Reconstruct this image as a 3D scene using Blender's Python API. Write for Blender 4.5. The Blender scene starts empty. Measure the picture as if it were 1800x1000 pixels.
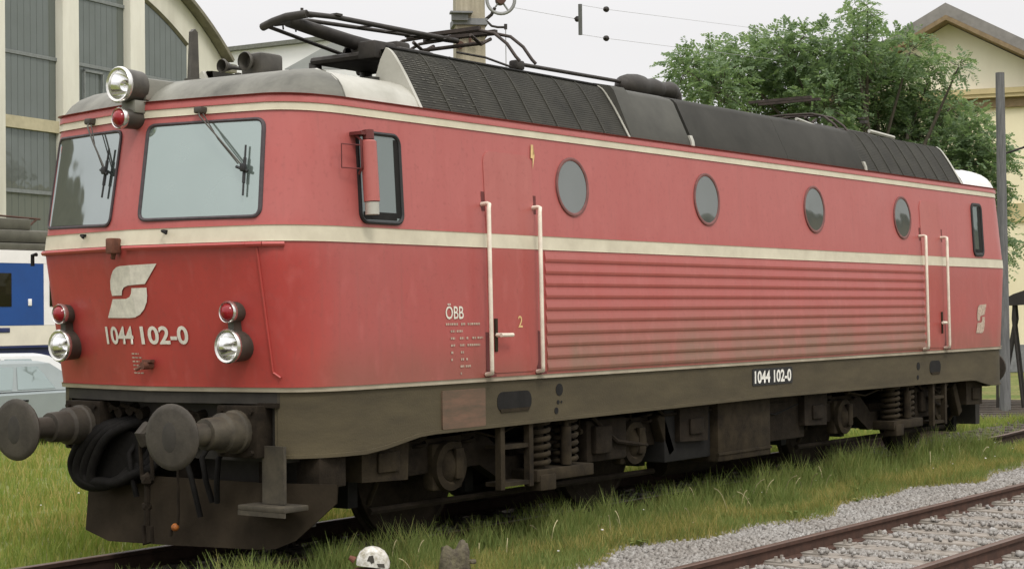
import bpy, bmesh, math, random
import numpy as np
from mathutils import Vector, Matrix
random.seed(7)
rng = np.random.default_rng(11)
S = bpy.context.scene
COL = S.collection
R = math.radians

# ------------------------------------------------------------------ camera
cam_data = bpy.data.cameras.new("camera")
cam = bpy.data.objects.new("camera", cam_data)
COL.objects.link(cam)
CP = Vector((-16.7688, -10.2914, 1.9275))
yaw, pit, rol = R(36.03376), R(0.92636), R(-0.61218)
fv = Vector((math.cos(pit)*math.cos(yaw), math.cos(pit)*math.sin(yaw), math.sin(pit)))
rv = Vector((math.sin(yaw), -math.cos(yaw), 0))
uv = rv.cross(fv)
r2 = rv*math.cos(rol) + uv*math.sin(rol)
u2 = uv*math.cos(rol) - rv*math.sin(rol)
cam.matrix_world = Matrix(((r2.x, u2.x, -fv.x, CP.x), (r2.y, u2.y, -fv.y, CP.y), (r2.z, u2.z, -fv.z, CP.z), (0, 0, 0, 1)))
cam_data.sensor_width = 36.0
cam_data.lens = 3063.63/1800*36.0
cam_data.clip_start = 0.1
cam_data.clip_end = 2500
S.camera = cam

# ------------------------------------------------------------------ world: pale overcast sky
SUN_EL, SUN_AZ = R(52), R(238)        # azimuth measured from +X, anticlockwise
w = bpy.data.worlds.new("World"); S.world = w; w.use_nodes = True
nt = w.node_tree; nt.nodes.clear()
def N(t, kind, **kw):
    n = t.nodes.new(kind)
    for k, v in kw.items(): setattr(n, k, v)
    return n
sky = N(nt, 'ShaderNodeTexSky', sky_type='NISHITA', sun_disc=False)
sky.sun_elevation = SUN_EL; sky.sun_rotation = R(90) - SUN_AZ
tc = N(nt, 'ShaderNodeTexCoord'); sx = N(nt, 'ShaderNodeSeparateXYZ')
nt.links.new(tc.outputs['Generated'], sx.inputs[0])
mx = N(nt, 'ShaderNodeMapRange'); mx.inputs[1].default_value = 0.16; mx.inputs[2].default_value = 1
mx.inputs[3].default_value = 8.95; mx.inputs[4].default_value = 21.5
nt.links.new(sx.outputs[2], mx.inputs[0])
nz = N(nt, 'ShaderNodeTexNoise'); nz.inputs['Scale'].default_value = 2.2; nz.inputs['Detail'].default_value = 4
nt.links.new(tc.outputs['Generated'], nz.inputs['Vector'])
nm = N(nt, 'ShaderNodeMapRange'); nm.inputs[3].default_value = 0.97; nm.inputs[4].default_value = 1.03
nt.links.new(nz.outputs[0], nm.inputs[0])
ml = N(nt, 'ShaderNodeMath', operation='MULTIPLY'); nt.links.new(mx.outputs[0], ml.inputs[0]); nt.links.new(nm.outputs[0], ml.inputs[1])
cl = N(nt, 'ShaderNodeVectorMath', operation='SCALE'); cl.inputs[0].default_value = (1.0, 0.985, 0.985)
nt.links.new(ml.outputs[0], cl.inputs['Scale'])
mixs = N(nt, 'ShaderNodeMix', data_type='RGBA'); mixs.inputs[0].default_value = 0.97
nt.links.new(sky.outputs[0], mixs.inputs[6]); nt.links.new(cl.outputs[0], mixs.inputs[7])
bg = N(nt, 'ShaderNodeBackground'); bg.inputs[1].default_value = 0.1
nt.links.new(mixs.outputs[2], bg.inputs[0])
wo = N(nt, 'ShaderNodeOutputWorld'); nt.links.new(bg.outputs[0], wo.inputs[0])

sun_d = bpy.data.lights.new("sun", 'SUN'); sun_d.energy = 1.45; sun_d.angle = R(14); sun_d.color = (1.0, 0.95, 0.88)
sun = bpy.data.objects.new("sun", sun_d); COL.objects.link(sun)
sd = Vector((math.cos(SUN_EL)*math.cos(SUN_AZ), math.cos(SUN_EL)*math.sin(SUN_AZ), math.sin(SUN_EL)))
sun.rotation_euler = (-sd).to_track_quat('-Z', 'Y').to_euler()
S.view_settings.view_transform = 'Standard'; S.view_settings.look = 'None'
S.view_settings.exposure = 0.0; S.view_settings.gamma = 1.0

# ------------------------------------------------------------------ materials
def mat(name, base, rough=0.6, metal=0.0, var=0.12, scale=6.0, col2=None, bump=0.0, bscale=40.0, spec=0.5,
        stretch=None, dirt=None, rnd=None, rnd_amt=0.75):
    """procedural paint: base colour broken up by two noises; dirt=(colour, z_full, z_none) splashes mud upward"""
    m = bpy.data.materials.new(name); m.use_nodes = True
    t = m.node_tree; b = t.nodes['Principled BSDF']
    b.inputs['Roughness'].default_value = rough; b.inputs['Metallic'].default_value = metal
    b.inputs['Specular IOR Level'].default_value = spec
    c = N(t, 'ShaderNodeTexCoord'); mp = N(t, 'ShaderNodeMapping')
    t.links.new(c.outputs['Object'], mp.inputs[0])
    if stretch: mp.inputs['Scale'].default_value = stretch
    n1 = N(t, 'ShaderNodeTexNoise'); n1.inputs['Scale'].default_value = scale; n1.inputs['Detail'].default_value = 6
    n1.inputs['Roughness'].default_value = 0.65
    t.links.new(mp.outputs[0], n1.inputs['Vector'])
    rp = N(t, 'ShaderNodeMapRange'); rp.inputs[1].default_value = 0.32; rp.inputs[2].default_value = 0.68
    t.links.new(n1.outputs[0], rp.inputs[0])
    c2 = col2 or tuple(x*(1-var*2) for x in base)
    mixc = N(t, 'ShaderNodeMix', data_type='RGBA')
    mixc.inputs[6].default_value = (*[min(1, x*(1+var*0.6)) for x in base], 1); mixc.inputs[7].default_value = (*c2, 1)
    t.links.new(rp.outputs[0], mixc.inputs[0])
    out = mixc.outputs[2]
    if rnd:
        g = N(t, 'ShaderNodeNewGeometry'); cr = N(t, 'ShaderNodeValToRGB')
        els = cr.color_ramp.elements
        while len(els) < len(rnd): els.new(0.5)
        for i, cc in enumerate(rnd):
            els[i].position = i/(len(rnd)-1); els[i].color = (*cc, 1)
        t.links.new(g.outputs['Random Per Island'], cr.inputs[0])
        mm = N(t, 'ShaderNodeMix', data_type='RGBA'); mm.inputs[0].default_value = rnd_amt
        t.links.new(out, mm.inputs[6]); t.links.new(cr.outputs[0], mm.inputs[7]); out = mm.outputs[2]
    if dirt:
        dc, z0, z1, amt = dirt
        sp = N(t, 'ShaderNodeSeparateXYZ'); t.links.new(c.outputs['Object'], sp.inputs[0])
        mr = N(t, 'ShaderNodeMapRange'); mr.inputs[1].default_value = z1; mr.inputs[2].default_value = z0
        t.links.new(sp.outputs[2], mr.inputs[0])
        n2 = N(t, 'ShaderNodeTexNoise'); n2.inputs['Scale'].default_value = 3.0; n2.inputs['Detail'].default_value = 5
        mp2 = N(t, 'ShaderNodeMapping'); mp2.inputs['Scale'].default_value = (1, 1, 0.35)
        t.links.new(c.outputs['Object'], mp2.inputs[0]); t.links.new(mp2.outputs[0], n2.inputs['Vector'])
        m2 = N(t, 'ShaderNodeMapRange'); m2.inputs[1].default_value = 0.25; m2.inputs[2].default_value = 0.7
        m2.inputs[3].default_value = 0.55; m2.inputs[4].default_value = 1.25
        t.links.new(n2.outputs[0], m2.inputs[0])
        ma = N(t, 'ShaderNodeMath', operation='MULTIPLY'); t.links.new(mr.outputs[0], ma.inputs[0]); t.links.new(m2.outputs[0], ma.inputs[1])
        mb = N(t, 'ShaderNodeMath', operation='MULTIPLY', use_clamp=True); t.links.new(ma.outputs[0], mb.inputs[0]); mb.inputs[1].default_value = amt
        md = N(t, 'ShaderNodeMix', data_type='RGBA'); t.links.new(mb.outputs[0], md.inputs[0])
        t.links.new(out, md.inputs[6]); md.inputs[7].default_value = (*dc, 1); out = md.outputs[2]
    t.links.new(out, b.inputs['Base Color'])
    rr = N(t, 'ShaderNodeMapRange'); rr.inputs[3].default_value = max(0, rough-0.08); rr.inputs[4].default_value = min(1, rough+0.1)
    t.links.new(n1.outputs[0], rr.inputs[0]); t.links.new(rr.outputs[0], b.inputs['Roughness'])
    if bump:
        n3 = N(t, 'ShaderNodeTexNoise'); n3.inputs['Scale'].default_value = bscale; n3.inputs['Detail'].default_value = 4
        t.links.new(c.outputs['Object'], n3.inputs['Vector'])
        bp = N(t, 'ShaderNodeBump'); bp.inputs['Strength'].default_value = 1.0; bp.inputs['Distance'].default_value = bump
        t.links.new(n3.outputs[0], bp.inputs['Height']); t.links.new(bp.outputs[0], b.inputs['Normal'])
    return m

def glass(name, tint, refl, mixf):
    m = bpy.data.materials.new(name); m.use_nodes = True
    t = m.node_tree; t.nodes.clear()
    d = N(t, 'ShaderNodeBsdfDiffuse'); d.inputs[0].default_value = (*tint, 1)
    g = N(t, 'ShaderNodeBsdfGlossy'); g.inputs[0].default_value = (*refl, 1); g.inputs['Roughness'].default_value = 0.03
    c = N(t, 'ShaderNodeTexCoord'); n = N(t, 'ShaderNodeTexNoise'); n.inputs['Scale'].default_value = 2.0
    t.links.new(c.outputs['Object'], n.inputs['Vector'])
    bp = N(t, 'ShaderNodeBump'); bp.inputs['Distance'].default_value = 0.006; bp.inputs['Strength'].default_value = 0.6
    t.links.new(n.outputs[0], bp.inputs['Height']); t.links.new(bp.outputs[0], g.inputs['Normal'])
    mr = N(t, 'ShaderNodeMapRange'); mr.inputs[3].default_value = mixf-0.06; mr.inputs[4].default_value = mixf+0.06
    t.links.new(n.outputs[0], mr.inputs[0])
    x = N(t, 'ShaderNodeMixShader'); t.links.new(mr.outputs[0], x.inputs[0])
    t.links.new(d.outputs[0], x.inputs[1]); t.links.new(g.outputs[0], x.inputs[2])
    o = N(t, 'ShaderNodeOutputMaterial'); t.links.new(x.outputs[0], o.inputs[0])
    return m

def faded_sheen_paint(name, nose_shade_c, side_c, top_c, mud_amt, mud_top, rough=0.42, mud=(0.140, 0.086, 0.050)):
    """old red paint: faded, with light painted in: shaded lower nose, sky sheen on sides and top"""
    m = mat(name, nose_shade_c, rough, 0, 0.08, 1.6)
    t = m.node_tree; b = t.nodes['Principled BSDF']
    c = N(t, 'ShaderNodeTexCoord'); sp = N(t, 'ShaderNodeSeparateXYZ'); t.links.new(c.outputs['Object'], sp.inputs[0])
    ax = N(t, 'ShaderNodeMath', operation='ABSOLUTE'); t.links.new(sp.outputs[0], ax.inputs[0])
    def noise(sc, stretch, lo, hi, a, b_):
        mp = N(t, 'ShaderNodeMapping'); mp.inputs['Scale'].default_value = stretch; t.links.new(c.outputs['Object'], mp.inputs[0])
        n = N(t, 'ShaderNodeTexNoise'); n.inputs['Scale'].default_value = sc; n.inputs['Detail'].default_value = 6; t.links.new(mp.outputs[0], n.inputs[0])
        r = N(t, 'ShaderNodeMapRange'); r.inputs[1].default_value = lo; r.inputs[2].default_value = hi; r.inputs[3].default_value = a; r.inputs[4].default_value = b_
        t.links.new(n.outputs[0], r.inputs[0]); return r.outputs[0]
    def mr(src, a, b_, c0=0, c1=1):
        r = N(t, 'ShaderNodeMapRange', interpolation_type='SMOOTHSTEP'); r.inputs[1].default_value = a; r.inputs[2].default_value = b_; r.inputs[3].default_value = c0; r.inputs[4].default_value = c1
        t.links.new(src, r.inputs[0]); return r.outputs[0]
    def mul(a, b_):
        x = N(t, 'ShaderNodeMath', operation='MULTIPLY', use_clamp=True); t.links.new(a, x.inputs[0])
        if hasattr(b_, 'links'): t.links.new(b_, x.inputs[1])
        else: x.inputs[1].default_value = b_
        return x.outputs[0]
    def mix(f, a, col):
        x = N(t, 'ShaderNodeMix', data_type='RGBA'); t.links.new(f, x.inputs[0]); t.links.new(a, x.inputs[6]); x.inputs[7].default_value = (*col, 1); return x.outputs[2]
    base = b.inputs['Base Color'].links[0].from_socket
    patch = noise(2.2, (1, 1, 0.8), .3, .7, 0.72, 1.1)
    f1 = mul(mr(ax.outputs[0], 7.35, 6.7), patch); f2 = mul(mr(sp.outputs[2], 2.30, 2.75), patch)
    out = mix(f1, base, side_c); out = mix(f2, out, top_c)  # sky sheen and nose shade put into the paint colour, besides some fading
    streak = noise(3.2, (1.8, 1.8, 0.22), .52, .85, 0, 0.25)
    out = mix(streak, out, tuple(x*0.72 for x in nose_shade_c))
    dirt = mul(mul(mr(sp.outputs[2], mud_top, 1.36), noise(3, (1, 1, .35), .25, .7, .55, 1.25)), mud_amt)
    out = mix(mul(dirt, mr(ax.outputs[0], 7.3, 6.8, 0.2, 1.0)), out, mud)
    spk = noise(26.0, (1, 1, 1), .56, .74, 0, 0.30); out = mix(spk, out, tuple(x*0.62 for x in side_c))
    chalk = noise(9.0, (1, 1, .5), .55, .8, 0, 0.22); out = mix(chalk, out, tuple(min(1, x*1.25+.03) for x in top_c))
    rain = noise(7.0, (3.0, 3.0, 0.10), .58, .78, 0, 0.20); out = mix(rain, out, (0.20, 0.085, 0.07))
    t.links.new(out, b.inputs['Base Color'])
    n3 = N(t, 'ShaderNodeTexNoise'); n3.inputs['Scale'].default_value = 1.4; n3.inputs['Detail'].default_value = 4; t.links.new(c.outputs['Object'], n3.inputs['Vector'])
    bp = N(t, 'ShaderNodeBump'); bp.inputs['Strength'].default_value = 1.0; bp.inputs['Distance'].default_value = 0.004
    t.links.new(n3.outputs[0], bp.inputs['Height']); t.links.new(bp.outputs[0], b.inputs['Normal'])
    return m
MUD = (0.140, 0.086, 0.050)
M = {}
M['red'] = faded_sheen_paint('faded_sheen_red_paint', (0.43, 0.053, 0.045), (0.375, 0.085, 0.077), (0.42, 0.112, 0.102), 0.42, 1.85)
M['red_door'] = faded_sheen_paint('door_red_paint', (0.40, 0.055, 0.045), (0.37, 0.078, 0.066), (0.415, 0.12, 0.105), 0.35, 1.65)
M['red_louvre'] = faded_sheen_paint('louvre_red_paint', (0.40, 0.055, 0.045), (0.375, 0.09, 0.076), (0.40, 0.115, 0.10), 0.85, 2.15, mud=(0.20, 0.118, 0.075))
M['cream'] = mat('cream_stripe_paint', (0.62, 0.57, 0.44), 0.45, 0, 0.10, 3.0, col2=(0.53, 0.48, 0.365), dirt=(MUD, 1.33, 1.5, 0.6))
M['dark_red'] = mat('dark_red_shade_and_paint', (0.13, 0.022, 0.02), 0.6)  # mirror bracket red, also the painted shade of the door grip slots
M['white_rail'] = mat('ivory_handrail_paint', (0.78, 0.70, 0.58), 0.4, 0, 0.1, 8)
M['letter'] = mat('ivory_lettering', (0.76, 0.72, 0.62), 0.5, 0, 0.12, 14)
M['letter_worn'] = mat('worn_lettering', (0.52, 0.40, 0.31), 0.6, 0, 0.25, 30)
M['letter_yellow'] = mat('yellow_lettering', (0.72, 0.50, 0.22), 0.5, 0, 0.12, 14)
M['skirt'] = mat('grimy_underframe_paint', (0.083, 0.067, 0.037), 0.7, 0, 0.15, 2.5, col2=(0.057, 0.046, 0.027), stretch=(0.5, 0.5, 2), bump=0.002, bscale=60, spec=0.3)
M['beam'] = mat('dirty_buffer_beam', (0.034, 0.029, 0.022), 0.75, 0, 0.2, 5)
M['shank'] = mat('oily_buffer_shank', (0.070, 0.058, 0.038), 0.7, 0, 0.25, 6, col2=(0.03, 0.025, 0.017))
M['cable'] = mat('black_cable_sheath', (0.010, 0.009, 0.008), 0.8, 0, 0.2, 20, spec=0.15)
M['trackrail'] = mat('dark_siding_rail', (0.040, 0.024, 0.017), 0.85, 0, 0.2, 10, spec=0.2)
M['head'] = mat('collector_steel', (0.050, 0.035, 0.027), 0.65, 0.1, 0.25, 12)
M['rim_red'] = mat('dull_red_rim', (0.20, 0.075, 0.068), 0.55, 0, 0.15, 9)
M['under'] = mat('brake_dust_metal', (0.022, 0.016, 0.010), 0.9, 0, 0.25, 9, bump=0.004, bscale=50, spec=0.2)
M['under_light'] = mat('dusty_metal', (0.036, 0.027, 0.015), 0.9, 0, 0.25, 5, col2=(0.015, 0.011, 0.007), bump=0.003, bscale=50, spec=0.2)
M['black'] = mat('sooty_black', (0.012, 0.011, 0.010), 0.8, 0, 0.2, 9, spec=0.3)
M['rubber'] = mat('black_rubber', (0.018, 0.018, 0.019), 0.55, 0, 0.1, 20)
M['gasket'] = mat('window_gasket', (0.06, 0.045, 0.05), 0.6, 0, 0.15, 20)
M['plough'] = mat('plough_brown', (0.036, 0.027, 0.017), 0.85, 0, 0.2, 2.5, bump=0.002, bscale=30, spec=0.15)
M['buffer'] = mat('buffer_steel', (0.060, 0.051, 0.039), 0.65, 0.1, 0.2, 6, bump=0.002, bscale=40, spec=0.4)
M['rust'] = mat('rusty_red', (0.16, 0.06, 0.035), 0.8, 0, 0.25, 12)
M['rust_plate'] = mat('faded_rust_plate', (0.150, 0.082, 0.052), 0.75, 0, 0.25, 5, col2=(0.085, 0.064, 0.040), stretch=(0.6, 1, 3))
M['roof'] = mat('weathered_roof_grey', (0.215, 0.212, 0.178), 0.6, 0, 0.2, 1.1, col2=(0.080, 0.078, 0.064), stretch=(0.6, 1.6, 1.6), bump=0.003, bscale=8)
M['silver'] = mat('weathered_aluminium', (0.46, 0.45, 0.40), 0.5, 0.15, 0.15, 1.6, col2=(0.33, 0.32, 0.27), bump=0.002, bscale=10)
M['silver_clean'] = mat('pale_aluminium', (0.74, 0.74, 0.72), 0.45, 0.1, 0.08, 3)
M['grille'] = mat('sooty_grille', (0.036, 0.034, 0.026), 0.75, 0.0, 0.2, 3, col2=(0.024, 0.023, 0.019), spec=0.3)
M['grille_worn'] = mat('worn_grille', (0.075, 0.071, 0.054), 0.7, 0.0, 0.2, 9, col2=(0.035, 0.033, 0.026), stretch=(1, 1, 2))
M['rib'] = mat('grille_frame', (0.048, 0.046, 0.036), 0.75, 0, 0.2, 8, spec=0.3)
M['panel'] = mat('dark_roof_panel', (0.042, 0.040, 0.034), 0.8, 0.0, 0.15, 1.5, col2=(0.030, 0.029, 0.025), bump=0.004, bscale=3, spec=0.25)
M['panel_pale'] = mat('pale_roof_panel', (0.070, 0.068, 0.056), 0.65, 0.0, 0.15, 1.5, col2=(0.048, 0.047, 0.040), bump=0.004, bscale=3, spec=0.3)
M['panto'] = mat('pantograph_steel', (0.040, 0.034, 0.028), 0.6, 0.2, 0.2, 12)
M['chrome'] = mat('dull_chrome', (0.75, 0.74, 0.70), 0.22, 0.9, 0.1, 20)
M['reflector'] = mat('lamp_reflector', (0.92, 0.92, 0.92), 0.12, 1.0, 0.05, 20)
M['redlens'] = mat('red_lens', (0.28, 0.012, 0.018), 0.12, 0, 0.1, 20)
M['lampbody'] = mat('lamp_housing', (0.075, 0.068, 0.055), 0.5, 0.2, 0.2, 10)
M['plate_black'] = mat('number_plate_ground', (0.012, 0.012, 0.012), 0.6)
M['white'] = mat('white_letter', (0.85, 0.83, 0.76), 0.45, 0, 0.08, 20)
M['orange'] = mat('orange_tag', (0.42, 0.13, 0.02), 0.6, 0, 0.3, 30)
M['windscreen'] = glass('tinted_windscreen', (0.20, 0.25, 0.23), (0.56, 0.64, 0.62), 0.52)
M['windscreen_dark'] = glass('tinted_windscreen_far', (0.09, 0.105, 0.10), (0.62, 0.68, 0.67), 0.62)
M['cabglass'] = glass('cab_side_glass', (0.10, 0.12, 0.11), (0.5, 0.55, 0.54), 0.34)
M['portglass'] = glass('porthole_glass', (0.11, 0.12, 0.11), (0.52, 0.54, 0.53), 0.34)
M['hallglass'] = glass('hall_wired_glass', (0.125, 0.138, 0.128), (0.5, 0.55, 0.53), 0.15)
M['carglass'] = glass('car_glass', (0.20, 0.24, 0.23), (0.6, 0.7, 0.7), 0.25)
M['darkglass'] = glass('dark_train_glass', (0.02, 0.018, 0.01), (0.3, 0.3, 0.25), 0.05)
M['rail'] = mat('rusty_rail', (0.080, 0.040, 0.027), 0.8, 0.0, 0.2, 10, col2=(0.05, 0.028, 0.02), bump=0.001, bscale=60, spec=0.3)
M['railtop'] = mat('worn_rail_head', (0.12, 0.072, 0.05), 0.5, 0.2, 0.15, 8, stretch=(0.3, 3, 1))
M['sleeper'] = mat('weathered_sleeper', (0.07, 0.055, 0.042), 0.85, 0, 0.25, 8, stretch=(3, 0.5, 1), bump=0.004, bscale=40)
M['sleeper_dusty'] = mat('dusty_sleeper', (0.30, 0.275, 0.24), 0.9, 0, 0.2, 6, col2=(0.19, 0.165, 0.135), stretch=(4, 0.4, 1), bump=0.006, bscale=30)
M['hallwall'] = mat('hall_cream_render', (0.66, 0.645, 0.555), 0.85, 0, 0.06, 0.7, col2=(0.55, 0.53, 0.445), stretch=(1.5, 1.5, .35))
M['halltrim'] = mat('hall_roof_edge', (0.185, 0.17, 0.12), 0.7, 0, 0.15, 3)
M['hallband'] = mat('hall_yellow_band', (0.47, 0.42, 0.28), 0.8, 0, 0.1, 2)
M['mullion'] = mat('hall_mullion', (0.20, 0.215, 0.21), 0.6)
M['mullion_fine'] = mat('hall_glazing_bar', (0.125, 0.137, 0.128), 0.7)
M['yellow'] = mat('yellow_render', (0.86, 0.785, 0.56), 0.85, 0, 0.07, 0.6, col2=(0.79, 0.705, 0.49), stretch=(1.5, 1.5, .4))
M['yellow_pale'] = mat('pale_yellow_render', (0.88, 0.835, 0.685), 0.85, 0, 0.05, 0.6, col2=(0.82, 0.77, 0.62), stretch=(1.5, 1.5, .5))
M['ochre'] = mat('ochre_cornice', (0.56, 0.46, 0.25), 0.8, 0, 0.1, 1.5)
M['board_and_shade'] = mat('brown_board_and_shade', (0.25, 0.18, 0.10), 0.8)  # brown of the boards, also used as painted shadow under the cornice
M['roofgrey'] = mat('grey_roof_tiles', (0.25, 0.235, 0.22), 0.8, 0, 0.12, 3)
M['plinth'] = mat('grey_plinth', (0.22, 0.225, 0.23), 0.85)
M['concrete'] = mat('mast_concrete', (0.40, 0.36, 0.27), 0.9, 0, 0.12, 4, col2=(0.30, 0.265, 0.195), stretch=(4, 4, 0.4), bump=0.004, bscale=30)
M['fitting'] = mat('dark_steel_fitting', (0.035, 0.030, 0.026), 0.6, 0.3)
M['rustfit'] = mat('rusty_fitting', (0.085, 0.040, 0.026), 0.75)
M['wheelgrey'] = mat('galvanised_wheel', (0.33, 0.335, 0.325), 0.6, 0.3)
M['wire'] = mat('overhead_wire', (0.42, 0.42, 0.42), 0.5, 0.2)
M['insul'] = mat('grey_insulator', (0.10, 0.105, 0.095), 0.6)
M['pole'] = mat('grey_weathered_pole', (0.155, 0.155, 0.155), 0.9, 0, 0.2, 5, stretch=(5, 5, 0.5), bump=0.004, bscale=30)
M['blue'] = mat('railcar_blue', (0.012, 0.068, 0.27), 0.4, 0, 0.08, 1)
M['navy'] = mat('railcar_navy', (0.025, 0.035, 0.12), 0.4)
M['ivory'] = mat('railcar_ivory', (0.74, 0.69, 0.60), 0.45, 0, 0.06, 2)
M['railwhite'] = mat('railcar_white', (0.85, 0.82, 0.82), 0.4, 0, 0.04, 2)
M['railroof'] = mat('railcar_roof', (0.10, 0.095, 0.072), 0.7, 0, 0.15, 2)
M['carpaint'] = mat('pale_blue_grey_car', (0.30, 0.34, 0.34), 0.35, 0.1, 0.05, 2)
M['carpaint2'] = mat('pale_grey_car', (0.62, 0.63, 0.62), 0.35, 0, 0.04, 2)
M['farwhite'] = mat('distant_white_wall', (0.84, 0.84, 0.83), 0.9, 0, 0.03, 0.3)
M['farroof'] = mat('distant_grey_roof', (0.46, 0.475, 0.48), 0.9, 0, 0.05, 0.3)
M['fareave'] = mat('distant_eave', (0.165, 0.17, 0.145), 0.9)
M['bark'] = mat('grey_brown_bark', (0.10, 0.085, 0.065), 0.9, 0, 0.2, 10, bump=0.01, bscale=20)
M['leaf'] = mat('locust_leaves', (0.195, 0.27, 0.155), 0.65, 0, 0.2, 0.45, col2=(0.14, 0.21, 0.115), spec=0.2, rnd=[(0.135, 0.205, 0.11), (0.18, 0.255, 0.14), (0.21, 0.285, 0.16), (0.26, 0.33, 0.20)])
def leafy(m, amt, tint):
    t = m.node_tree; b = t.nodes['Principled BSDF']; o = [n for n in t.nodes if n.type == 'OUTPUT_MATERIAL'][0]
    tr = N(t, 'ShaderNodeBsdfTranslucent'); x = N(t, 'ShaderNodeMixShader'); x.inputs[0].default_value = amt
    g = N(t, 'ShaderNodeMix', data_type='RGBA', blend_type='MULTIPLY'); g.inputs[0].default_value = 1; t.links.new(b.inputs['Base Color'].links[0].from_socket, g.inputs[6]); g.inputs[7].default_value = (*tint, 1)
    t.links.new(g.outputs[2], tr.inputs[0]); t.links.new(b.outputs[0], x.inputs[1]); t.links.new(tr.outputs[0], x.inputs[2]); t.links.new(x.outputs[0], o.inputs[0])
leafy(M['leaf'], 0.5, (1.2, 1.25, 0.8))
M['weight_white'] = mat('chipped_white_paint', (0.74, 0.73, 0.69), 0.55, 0, 0.1, 26, col2=(0.30, 0.27, 0.19), bump=0.003, bscale=60)
M['stump'] = mat('weathered_dark_wood', (0.050, 0.040, 0.030), 0.95, 0, 0.3, 16, col2=(0.145, 0.13, 0.075), bump=0.02, bscale=30, stretch=(1, 1, .5))

# ground materials
def ground_mat():
    m = bpy.data.materials.new('meadow_soil'); m.use_nodes = True; t = m.node_tree; b = t.nodes['Principled BSDF']
    b.inputs['Roughness'].default_value = 0.95; b.inputs['Specular IOR Level'].default_value = 0.1
    c = N(t, 'ShaderNodeTexCoord')
    n1 = N(t, 'ShaderNodeTexNoise'); n1.inputs['Scale'].default_value = 0.9; n1.inputs['Detail'].default_value = 8
    n2 = N(t, 'ShaderNodeTexNoise'); n2.inputs['Scale'].default_value = 11; n2.inputs['Detail'].default_value = 6
    t.links.new(c.outputs['Object'], n1.inputs[0]); t.links.new(c.outputs['Object'], n2.inputs[0])
    r1 = N(t, 'ShaderNodeValToRGB'); e = r1.color_ramp.elements
    e[0].position = 0.36; e[0].color = (0.13, 0.175, 0.05, 1); e[1].position = 0.66; e[1].color = (0.24, 0.225, 0.09, 1)
    t.links.new(n1.outputs[0], r1.inputs[0])
    r2_ = N(t, 'ShaderNodeMapRange'); r2_.inputs[1].default_value = 0.3; r2_.inputs[2].default_value = 0.7; r2_.inputs[3].default_value = 0.65; r2_.inputs[4].default_value = 1.15
    t.links.new(n2.outputs[0], r2_.inputs[0])
    mm = N(t, 'ShaderNodeVectorMath', operation='SCALE'); t.links.new(r1.outputs[0], mm.inputs[0]); t.links.new(r2_.outputs[0], mm.inputs['Scale'])
    t.links.new(mm.outputs[0], b.inputs['Base Color'])
    bp = N(t, 'ShaderNodeBump'); bp.inputs['Distance'].default_value = 0.05; t.links.new(n2.outputs[0], bp.inputs['Height']); t.links.new(bp.outputs[0], b.inputs['Normal'])
    return m
M['ground'] = ground_mat()
M['cinder'] = mat('oily_track_bed', (0.055, 0.046, 0.034), 0.95, 0, 0.3, 8, bump=0.03, bscale=25, spec=0.2)
M['gravel'] = mat('grey_gravel_bed', (0.22, 0.205, 0.18), 0.95, 0, 0.2, 14, col2=(0.14, 0.13, 0.11), bump=0.02, bscale=40, spec=0.2)
M['stone'] = mat('ballast_stone', (0.325, 0.315, 0.295), 0.9, 0, 0.12, 0.9, col2=(0.20, 0.17, 0.135), spec=0.2, rnd=[(0.22, 0.21, 0.195), (0.29, 0.28, 0.262), (0.34, 0.33, 0.31), (0.43, 0.425, 0.405)], rnd_amt=0.6)
M['grass'] = mat('grass_blades', (0.20, 0.255, 0.055), 0.8, 0, 0.35, 0.9, col2=(0.33, 0.29, 0.095), spec=0.1, rnd=[(0.12, 0.19, 0.040), (0.18, 0.255, 0.055), (0.24, 0.29, 0.075), (0.36, 0.32, 0.115)])
M['grass2'] = mat('green_grass_blades', (0.175, 0.235, 0.070), 0.8, 0, 0.35, 1.1, col2=(0.30, 0.285, 0.095), spec=0.1, rnd=[(0.12, 0.175, 0.052), (0.165, 0.228, 0.068), (0.205, 0.262, 0.085), (0.32, 0.30, 0.115)])
M['grass_dry'] = mat('yellowing_grass_blades', (0.33, 0.285, 0.095), 0.8, 0, 0.3, 1.4, col2=(0.21, 0.26, 0.065), spec=0.1, rnd=[(0.18, 0.23, 0.055), (0.29, 0.28, 0.085), (0.40, 0.32, 0.12), (0.48, 0.38, 0.17)])
for k_ in ('grass', 'grass2', 'grass_dry'): leafy(M[k_], 0.35, (1.15, 1.2, 0.8))
M['straw'] = mat('dry_straw', (0.46, 0.40, 0.22), 0.8, 0, 0.2, 5)

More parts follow.
